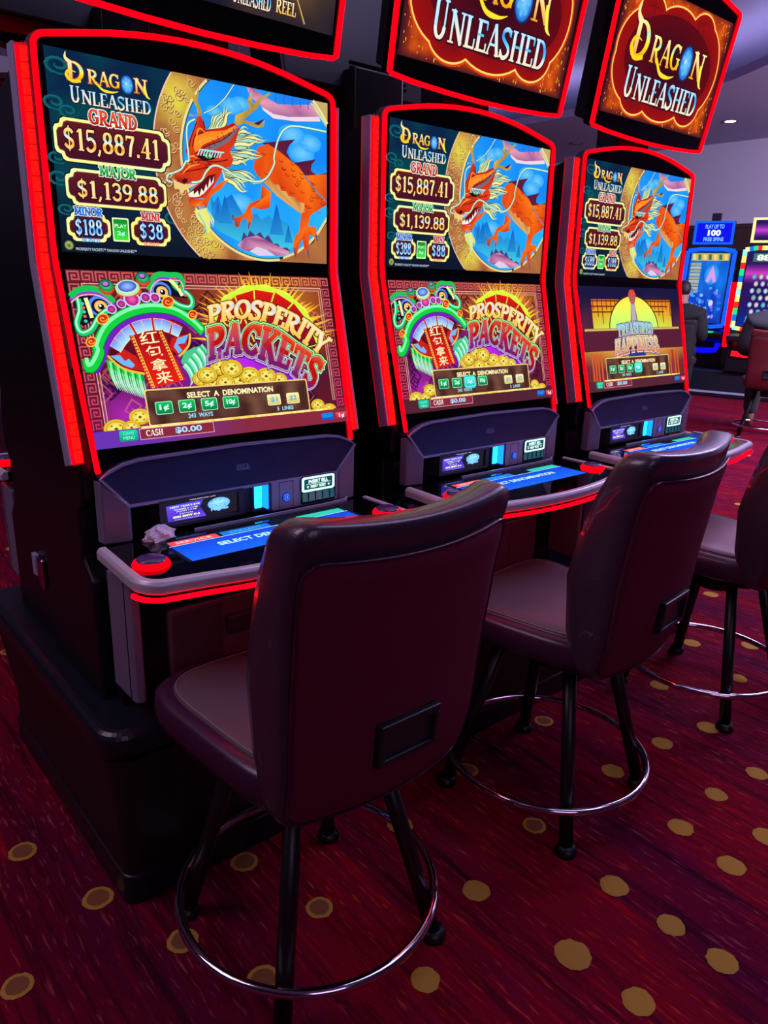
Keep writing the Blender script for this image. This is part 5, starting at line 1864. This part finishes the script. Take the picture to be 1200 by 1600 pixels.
fl = ob('floor', ([(-8, -8, 0), (16, -8, 0), (16, 16, 0), (-8, 16, 0)], [(0, 1, 2, 3)]), carpet())
tag(fl, kind='structure')
DOTS = [(-0.245, 1.173), (-0.484, 0.151), (-0.401, -0.085), (-0.589, -0.198), (-0.311, -0.292), (0.051, 2.243), (-0.054, -0.392), (-0.11, -0.183), (-0.233, -0.465), (0.003, -0.653), (0.237, -0.563), (0.243, -0.306), (0.267, -0.793), (0.277, -0.931), (0.484, -0.742), (0.485, -0.876), (0.484, -0.985), (0.748, -0.873), (0.965, -0.727), (0.775, -0.734), (0.909, -0.881), (1.141, -0.752), (1.063, -0.516), (1.248, -0.556), (0.498, -0.509), (0.836, -0.502), (0.524, -0.257), (0.882, -0.232), (1.359, -0.33), (1.741, -0.236), (1.62, -0.47), (2.25, -0.046), (1.898, -0.38)]
M_DOT = mat('ochre_yarn', (190, 150, 64), 0.95, 0.0, 0.1, var=0.3, scale=90, bump=0.5)
M_DOT2 = mat('dull_yarn_fill', (140, 92, 60), 0.95, 0.0, 0.1, var=0.3, scale=120, bump=0.5)


def dot_mesh(r, seed, fill):
    n = 26
    V = [(0, 0, 0.0022)]
    for q, z in ((0.72, 0.0022), (1.0, 0.0012)):
        for i in range(n):
            a = 2 * pi * i / n
            k = r * q * (1 + 0.10 * noise.noise((cos(a) * 2.2, sin(a) * 2.2, seed)) + 0.02 * sin(11 * a + seed))
            V.append((k * cos(a), k * sin(a), z))
    F = [(0, 1 + i, 1 + (i + 1) % n) for i in range(n)] + [(1 + i, 1 + n + i, 1 + n + (i + 1) % n, 1 + (i + 1) % n) for i in range(n)]
    me = mesh_of('carpet_dot', V, F)
    me.materials.append(M_DOT)
    me.materials.append(M_DOT2)
    for i, p in enumerate(me.polygons):
        p.material_index = 1 if (i < n and fill) else 0
    return me


DM = [dot_mesh(1.0, s * 1.7, s >= 4) for s in range(6)]
RINGS = {1, 2, 3, 4, 6, 7, 8, 24, 26, 27, 0}
placed = list(DOTS)
tries = 0
while len(placed) < 190 and tries < 6000:
    tries += 1
    x, y = rnd.uniform(-1.6, 8.0), rnd.uniform(-2.2, 4.5)
    if hypot(x - 0.6, y + 0.4) > 7.5:
        continue
    if -0.75 < x < 2.4 and -1.25 < y < 1.3:
        continue
    if min(hypot(x - a, y - b) for a, b in placed) < 0.24:
        continue
    placed.append((x, y))
for i, (x, y) in enumerate(placed):
    o = bpy.data.objects.new('carpet_dot', DM[4 + i % 2] if (i in RINGS or (i > 32 and i % 4 == 0)) else DM[i % 4])
    COL.objects.link(o)
    o.parent = fl
    o.location = (x, y, 0)
    r = rnd.choice((0.027, 0.030, 0.032, 0.037))
    if i < 33:
        r = 0.036 if i == 12 else (0.028, 0.030, 0.031)[i % 3]
    o.scale = (r, r, 1)
    o.rotation_euler = (0, 0, rnd.uniform(0, 6))

# walls and ceilings
M_WALL = mat('lilac_wall_paint', (176, 166, 196), 0.8, var=0.03, scale=3)
M_CEIL = mat('lilac_ceiling_paint', (166, 158, 200), 0.85, var=0.03, scale=3)
M_WOOD = mat('dark_wood_panelling', (60, 38, 42), 0.45, var=0.25, scale=6, stretch=(1, 6, 0.6))
XW = 9.6
w = ob('wall_right', box(XW, XW + 0.2, -8, 16, 0, 3.9), M_WALL)
tag(w, kind='structure')
for i in range(12):
    ob('wood_panel', box(XW - 0.03, XW, -1.0 + i * 0.9 + 0.006, -1.0 + (i + 1) * 0.9 - 0.006, 0.1, 2.06), M_WOOD, w)
ob('panel_rail', box(XW - 0.045, XW, -1.0, 9.8, 2.06, 2.11), M_WOOD, w)
w2 = ob('wall_back', box(-8, XW, 9.0, 9.2, 0, 3.9), M_WALL)
tag(w2, kind='structure')
ob('wood_panel', box(-8, XW, 8.97, 9.0, 0, 1.9), M_WOOD, w2)
w3 = ob('wall_left', box(-8.2, -8, -8, 9.2, 0, 3.9), M_WALL)
tag(w3, kind='structure')
ce = ob('ceiling', box(-8, XW, -8, 9, 3.62, 3.75), M_CEIL)
tag(ce, kind='structure')
edge = [(3.2, -2.72), (4.45, -0.83), (5.7, 1.06), (6.38, 2.09), (6.64, 2.50), (6.80, 2.85), (6.90, 3.25), (6.96, 3.9), (6.98, 4.57), (7.0, 9.0)]
so = ob('ceiling_soffit', prism_z([(XW, -2.72), (XW, 9.0)] + edge[::-1], 3.12, 3.20), M_CEIL)
tag(so, kind='structure')
cv = sweep([(x + 0.32, y, 3.225) for x, y in edge], rect(0.05, 0.03), up=(0, 0, 1))
ob('cove_light', cv, glow('cove_glow', (222, 218, 250), 11.0), so)


def downlight(x, y, z, label, on=True):
    t = empty('ceiling_downlight', (x, y, z))
    ob('trim_ring', lathe([(0.062, 0.0), (0.085, -0.004), (0.088, 0.0), (0.088, 0.004)], 28, cap=False), mat('dark_trim_ring', (60, 54, 76), 0.5), t)
    ob('lamp_lens', lathe([(0.0, 0.001), (0.062, 0.001)], 28, cap=False), glow('downlight_lens', (255, 250, 240), 6.0) if on else M_GLASS, t)
    if on:
        d = bpy.data.lights.new('downlight', 'SPOT')
        d.energy = 22
        d.spot_size = radians(95)
        d.spot_blend = 0.6
        d.shadow_soft_size = 0.07
        d.color = (1.0, 0.86, 0.95)
        lo_ = bpy.data.objects.new('lamp', d)
        COL.objects.link(lo_)
        lo_.parent = t
        lo_.location = (0, 0, -0.02)
    tag(t, label, 'ceiling light')
    return t


downlight(8.37, 3.4, 3.118, 'small lit downlight in the lilac ceiling at the right')
downlight(8.4, 5.55, 3.118, 'small dark unlit downlight in the ceiling between the toppers', False)

# ------------------------------------------------------------------ machines across the aisle
def bg_art_blue():
    A = Art()
    A.grid(0, 0, 1600, 900, 24, 24, lambda u, v: mixc((20, 120, 226), (20, 40, 160), v / 1100 + 0.5 * nz(u, v, 0.004)))
    A.rect(60, 10, 1540, 100, (196, 176, 90))
    for k in range(7):
        A.poly([(80 + k * 210, 20), (200 + k * 210, 20), (230 + k * 210, 90), (110 + k * 210, 90)], (60, 110, 90) if k % 2 else (226, 206, 120), step=False)
    A.z += 1
    for j in range(9):
        A.rect(60, 130 + j * 44, 480, 164 + j * 44, (176, 176, 150) if j % 2 else (150, 160, 140), 8, step=False)
    A.z += 1
    A.ell(960, 280, 300, 130, (90, 190, 250), (30, 120, 226))
    A.poly([(960, 160), (1180, 360), (1060, 380), (960, 300), (860, 380), (740, 360)], (206, 150, 226))
    for k in range(40):
        A.ell(rnd.uniform(150, 1450), rnd.uniform(440, 860), rnd.uniform(40, 90), rnd.uniform(14, 30), (rnd.randrange(20, 150), rnd.randrange(60, 190), 240), n=12, step=(k % 10 == 0))
    A.ell(1100, 640, 90, 40, (206, 206, 246))
    return A


def bg_art_sign():
    A = Art()
    A.rect(0, 0, 1600, 900, (14, 20, 226))
    A.sans('PLAY UP TO', benv(380, 60, 1240, 260), (120, 190, 250), 0.03)
    A.sans('100', benv(520, 310, 1120, 600), (236, 246, 255), 0.05)
    A.sans('FREE SPINS', benv(360, 660, 1280, 850), (120, 190, 250), 0.03)
    return A


def bg_art_rainbow():
    A = Art()
    A.grid(0, 0, 1600, 900, 24, 24, lambda u, v: mixc(mixc((40, 20, 90), (206, 60, 190), 1 - abs(v - 260) / 120), (20, 40, 130), (v - 600) / 260))
    A.rect(200, 20, 1500, 120, (60, 110, 100))
    A.sans('88A', benv(330, 34, 1200, 108), (246, 250, 236), 0.04)
    for j in range(7):
        for i in range(5):
            A.ell(360 + i * 250 + (j % 2) * 100, 300 + j * 84, 86, 34, (240, 236, 206) if (i + j) % 3 else (110, 206, 190), (120, 110, 130) if (i + j) % 2 else (60, 110, 190), n=14, step=False)
    A.z += 1
    for x in (400, 800, 1200):
        A.ell(x, 840, 150, 30, (70, 110, 226), n=12, step=False)
    return A


def bg_machine(name, rim_cols, picture, sign, foot_col, btn_col, side_red=False):
    m = empty(name)
    prof = [(0.0, 0.33), (-0.02, 0.62), (-0.20, 0.70), (-0.20, 0.76), (-0.02, 0.80), (0.02, 1.2), (0.06, 1.75), (0.40, 1.75), (0.42, 0.33)]
    ob('cabinet_body', prism_x(prof[::-1], -0.30, 0.30), M_BLACK, m, bevel=0.01)
    d = Vector((0, 0.10, 0.92)).normalized()
    n = Vector((0, -d.z, d.y))
    O = Vector((0, -0.045, 0.87))
    W_, H_ = 0.46, 0.84
    ob('display', plate([(-W_ / 2, 0), (W_ / 2, 0), (W_ / 2, H_), (-W_ / 2, H_)], O, EX, d, n, 0.03), M_GLASS, m)
    ob('display_picture', picture.mesh('far_picture', O + n * 0.001, EX, d, n, W_, H_), None, child(m, 'display'))
    # rim light in coloured lengths
    loop = [(-0.27, -0.02), (-0.27, 0.2), (-0.27, 0.42), (-0.27, 0.64), (-0.27, 0.86), (-0.14, 0.88), (0, 0.88), (0.14, 0.88), (0.27, 0.86), (0.27, 0.64), (0.27, 0.42), (0.27, 0.2), (0.27, -0.02), (0.14, -0.04), (0, -0.04), (-0.14, -0.04)]
    k = len(loop)
    for i in range(k):
        a, b = loop[i], loop[(i + 1) % k]
        mid = 3
        for q in range(mid):
            p0 = (a[0] + (b[0] - a[0]) * q / mid, a[1] + (b[1] - a[1]) * q / mid)
            p1 = (a[0] + (b[0] - a[0]) * (q + 1) / mid, a[1] + (b[1] - a[1]) * (q + 1) / mid)
            c = rim_cols[(i * mid + q) % len(rim_cols)]
            ob('rim_light', sweep([O + EX * p[0] + d * p[1] + n * 0.005 for p in (p0, p1)], rect(0.045, 0.03), up=n), glow('rim_%d_%d_%d' % c, c, 1.3), m)
    # topper sign
    so_ = ob('topper', box(-0.23, 0.23, 0.02, 0.10, 1.80, 2.07), M_BLACK, m, bevel=0.01)
    ob('sign_picture', sign.mesh('far_sign', (0, 0.019, 1.825), EX, (0, 0, 1), (0, -1, 0), 0.40, 0.22), None, so_)
    for x0, x1, z0, z1 in ((-0.23, 0.23, 2.045, 2.07), (-0.23, 0.23, 1.80, 1.825), (-0.23, -0.20, 1.825, 2.045), (0.20, 0.23, 1.825, 2.045)):
        c = rim_cols[0]
        ob('sign_rim', box(x0, x1, 0.012, 0.022, z0, z1), glow('rim_%d_%d_%d' % c, c, 1.3), so_)
    ob('sign_post', box(-0.05, 0.05, 0.05, 0.12, 1.74, 2.16), M_BLACK, m)
    # footlight and button
    fl_ = [(-0.24, -0.03, 0.55), (-0.1, -0.04, 0.54), (0.10, -0.04, 0.54), (0.22, -0.03, 0.55), (0.245, -0.05, 0.62), (0.27, -0.06, 0.72), (0.28, -0.05, 0.80)]
    ob('foot_light', sweep(fl_, rect(0.06, 0.03), up=(0, -1, 0)), glow('foot_%d_%d_%d' % foot_col, foot_col, 1.4), m)
    e = lathe([(0.0, 0.02), (0.05, 0.016), (0.06, 0.0)], 20, cap=False)
    ob('play_button', xf(e, lambda v: (0.14 + v[0], -0.13 + v[1], 0.763 + v[2])), glow('btn_%d_%d_%d' % btn_col, btn_col, 1.2), m)
    if side_red:
        ob('side_light', box(-0.36, -0.30, -0.02, 0.03, 0.62, 1.36), M_RED, m, bevel=0.008)
    return m


BL = [(20, 90, 255)]
bm1 = bg_machine('slot_machine', BL, bg_art_blue(), bg_art_sign(), (10, 10, 255), (20, 220, 110))
bm1.location = (8.55, 3.50, 0)
bm1.rotation_euler = (0, 0, radians(-72))
tag(bm1, 'distant slot machine with a glowing blue frame and a 100 free spins sign', 'slot machine')
RB = [(255, 250, 150), (20, 110, 240), (20, 220, 130), (255, 40, 40), (255, 230, 120), (150, 230, 255)]
s2 = Art()
s2.grid(0, 0, 1600, 900, 10, 8, lambda u, v: mixc((40, 20, 90), (190, 60, 206), 1 - abs(v - 450) / 300))
s2.ell(1000, 500, 300, 260, (240, 200, 226), (190, 90, 200))
bm2 = bg_machine('slot_machine', RB, bg_art_rainbow(), s2, (255, 20, 40), (255, 20, 70), True)
bm2.location = (8.42, 2.72, 0)
bm2.rotation_euler = (0, 0, radians(-72))
tag(bm2, 'distant slot machine with a rainbow-striped light frame at the right edge', 'slot machine')
fp = empty('machine_plinth', (8.8, 3.1, 0))
tag(fp, 'low black plinth under the two distant slot machines', 'plinth')
fp.rotation_euler = (0, 0, radians(18))
ob('plinth_body', box(-0.40, 0.3, -1.3, 1.1, 0.0, 0.33), M_PLINTH, fp, bevel=0.02)
ob('plinth_line', box(-0.415, -0.40, -1.3, 1.1, 0.05, 0.075), M_TRIM, fp)


# ------------------------------------------------------------------ people at the distant machines
def skinned(name, pts, edges, rad, material, parent, sub=2):
    me = bpy.data.meshes.new(name)
    me.from_pydata([tuple(p) for p in pts], edges, [])
    me.materials.append(material)
    o = bpy.data.objects.new(name, me)
    COL.objects.link(o)
    o.parent = parent
    sk = o.modifiers.new('skin', 'SKIN')
    sk.use_smooth_shade = True
    lay = me.skin_vertices[0].data
    for i, r in enumerate(rad):
        lay[i].radius = r if isinstance(r, tuple) else (r, r)
        lay[i].use_root = (i == 0)
    s = o.modifiers.new('sub', 'SUBSURF')
    s.levels = sub
    s.render_levels = sub
    return o


def person(name, cloth, hair, skin_c, loc, rz, seat_z=0.53):
    p = empty(name, loc, rz)
    z = seat_z
    P = [(0, 0.0, z + 0.13), (0, 0.0, z + 0.27), (0, -0.0, z + 0.42), (0, -0.02, z + 0.52), (0, 0.0, z + 0.60), (0, 0.02, z + 0.68), (0, 0.03, z + 0.79)]
    E = [(0, 1), (1, 2), (2, 3), (3, 4), (4, 5), (5, 6)]
    R = [(0.16, 0.11), (0.145, 0.10), (0.165, 0.105), (0.13, 0.08), 0.05, (0.075, 0.085), (0.06, 0.07)]
    for s in (-1, 1):
        b = len(P)
        P += [(s * 0.19, -0.02, z + 0.47), (s * 0.235, 0.03, z + 0.24), (s * 0.20, 0.26, z + 0.22), (s * 0.18, 0.34, z + 0.23)]
        R += [0.062, 0.05, 0.038, 0.032]
        E += [(3, b), (b, b + 1), (b + 1, b + 2), (b + 2, b + 3)]
        for f in range(4):          # fingers
            i = len(P)
            P += [(s * (0.155 + 0.018 * f), 0.40, z + 0.235), (s * (0.15 + 0.02 * f), 0.43 + 0.008 * (f in (1, 2)), z + 0.22)]
            R += [0.010, 0.008]
            E += [(b + 3, i), (i, i + 1)]
        i = len(P)
        P += [(s * 0.145, 0.36, z + 0.235)]
        R += [0.011]
        E += [(b + 3, i)]
        b = len(P)
        P += [(s * 0.095, 0.06, z + 0.07), (s * 0.11, 0.40, z + 0.07), (s * 0.11, 0.38, 0.10), (s * 0.11, 0.44, 0.045), (s * 0.11, 0.55, 0.04)]
        R += [0.085, 0.062, 0.042, 0.045, 0.035]
        E += [(0, b), (b, b + 1), (b + 1, b + 2), (b + 2, b + 3), (b + 3, b + 4)]
    body = skinned('body', P, E, R, mat(name + skin_c[0], skin_c[1], 0.6), p)
    # clothing: the same skeleton without head and hands, a little fuller
    keep = [0, 1, 2, 3]
    CP = P[:3] + [(0, -0.015, z + 0.53), (0, -0.005, z + 0.60)]
    CE = [(0, 1), (1, 2), (2, 3), (3, 4)]
    CR = [(0.21, 0.15), (0.20, 0.145), (0.225, 0.15), (0.19, 0.125), (0.085, 0.08)]
    for s in (-1, 1):
        b = len(CP)
        CP += [(s * 0.19, -0.02, z + 0.47), (s * 0.24, 0.03, z + 0.24), (s * 0.205, 0.25, z + 0.22)]
        CR += [0.1, 0.085, 0.062]
        CE += [(3, b), (b, b + 1), (b + 1, b + 2)]
        b = len(CP)
        CP += [(s * 0.095, 0.06, z + 0.07), (s * 0.11, 0.40, z + 0.07), (s * 0.11, 0.38, 0.13)]
        CR += [0.115, 0.09, 0.068]
        CE += [(0, b), (b, b + 1), (b + 1, b + 2)]
    skinned('clothing', CP, CE, CR, cloth, p)
    hr = [(0, 0.005, z + 0.66), (0, -0.015, z + 0.74), (0, 0.02, z + 0.835)]
    skinned('hair', hr, [(0, 1), (1, 2)], [(0.07, 0.06), (0.088, 0.085), (0.06, 0.07)], hair, p)
    for s in (-1, 1):
        e = lathe([(0.0, -0.006), (0.014, -0.004), (0.018, 0.0), (0.012, 0.006), (0.0, 0.005)], 12, cap=False)
        ob('ear', xf(e, lambda v: (s * 0.088 + v[2] * s, 0.02 + v[0] * 0.8, z + 0.72 + v[1] * 1.4)), mat(name + skin_c[0], skin_c[1], 0.6), p, smooth=True)
    ob('nose', ([(-0.014, 0.098, z + 0.70), (0.014, 0.098, z + 0.70), (0, 0.128, z + 0.703), (0, 0.10, z + 0.75)], [(0, 1, 2), (1, 3, 2), (3, 0, 2), (0, 3, 1)]), mat(name + skin_c[0], skin_c[1], 0.6), p)
    for s in (-1, 1):
        e = lathe([(0.0, 0.004), (0.008, 0.002), (0.011, 0.0)], 10, cap=False)
        ob('eye', xf(e, lambda v: (s * 0.034 + v[0], 0.096 + v[2], z + 0.748 + v[1] * 0.6)), mat('dark_eye', (24, 20, 20), 0.2), p)
    ob('mouth', box(-0.022, 0.022, 0.094, 0.100, z + 0.668, z + 0.676), mat('lip', (120, 60, 60), 0.5), p)
    return p


SKIN = ('_skin', (150, 110, 96))
p1 = person('person', mat('black_jacket', (16, 16, 22), 0.8, var=0.2), mat('dark_hair', (14, 12, 14), 0.6, var=0.3, scale=200), SKIN, (7.36, 3.12, 0), radians(-66))
tag(p1, 'person in black seated with back to camera in front of the blue machine', 'person')
p2 = person('person', mat('grey_jacket', (58, 60, 64), 0.85, var=0.22, scale=14, bump=0.5), mat('dark_hair', (14, 12, 14), 0.6), SKIN, (6.19, 1.54, 0), radians(-66))
tag(p2, 'person in a grey jacket seated at the right edge of the picture', 'person')
c4 = copy_tree(CH)
c4.location = (7.36, 3.12, 0)
c4.rotation_euler = (0, 0, radians(-66))
tag(c4, 'casino chair under the person in black', 'chair')
M_REDCH = mat('red_brown_vinyl', (110, 36, 40), 0.5, var=0.12, scale=90)
c5 = copy_tree(CH)
c5.location = (6.19, 1.54, 0)
c5.rotation_euler = (0, 0, radians(-66))
tag(c5, 'red-brown casino chair under the person in the grey jacket', 'chair')

# ------------------------------------------------------------------ room light


def recolour(root, pairs):
    for ch in root.children:
        m_ = pairs.get(ch.name.split('.')[0])
        if m_:
            ch.material_slots[0].link = 'OBJECT'
            ch.material_slots[0].material = m_


M_UNLITFAB = mat('unlit_chair_fabric', (20, 14, 20), 0.75, var=0.2, scale=300)  # burgundy chair darkened in colour to read as an unlit silhouette
recolour(c4, dict(back_panel=M_UNLITFAB, backrest=M_UNLITFAB, seat_side=M_UNLITFAB))
recolour(c5, dict(back_panel=M_REDCH, backrest=M_REDCH, seat_side=M_REDCH))
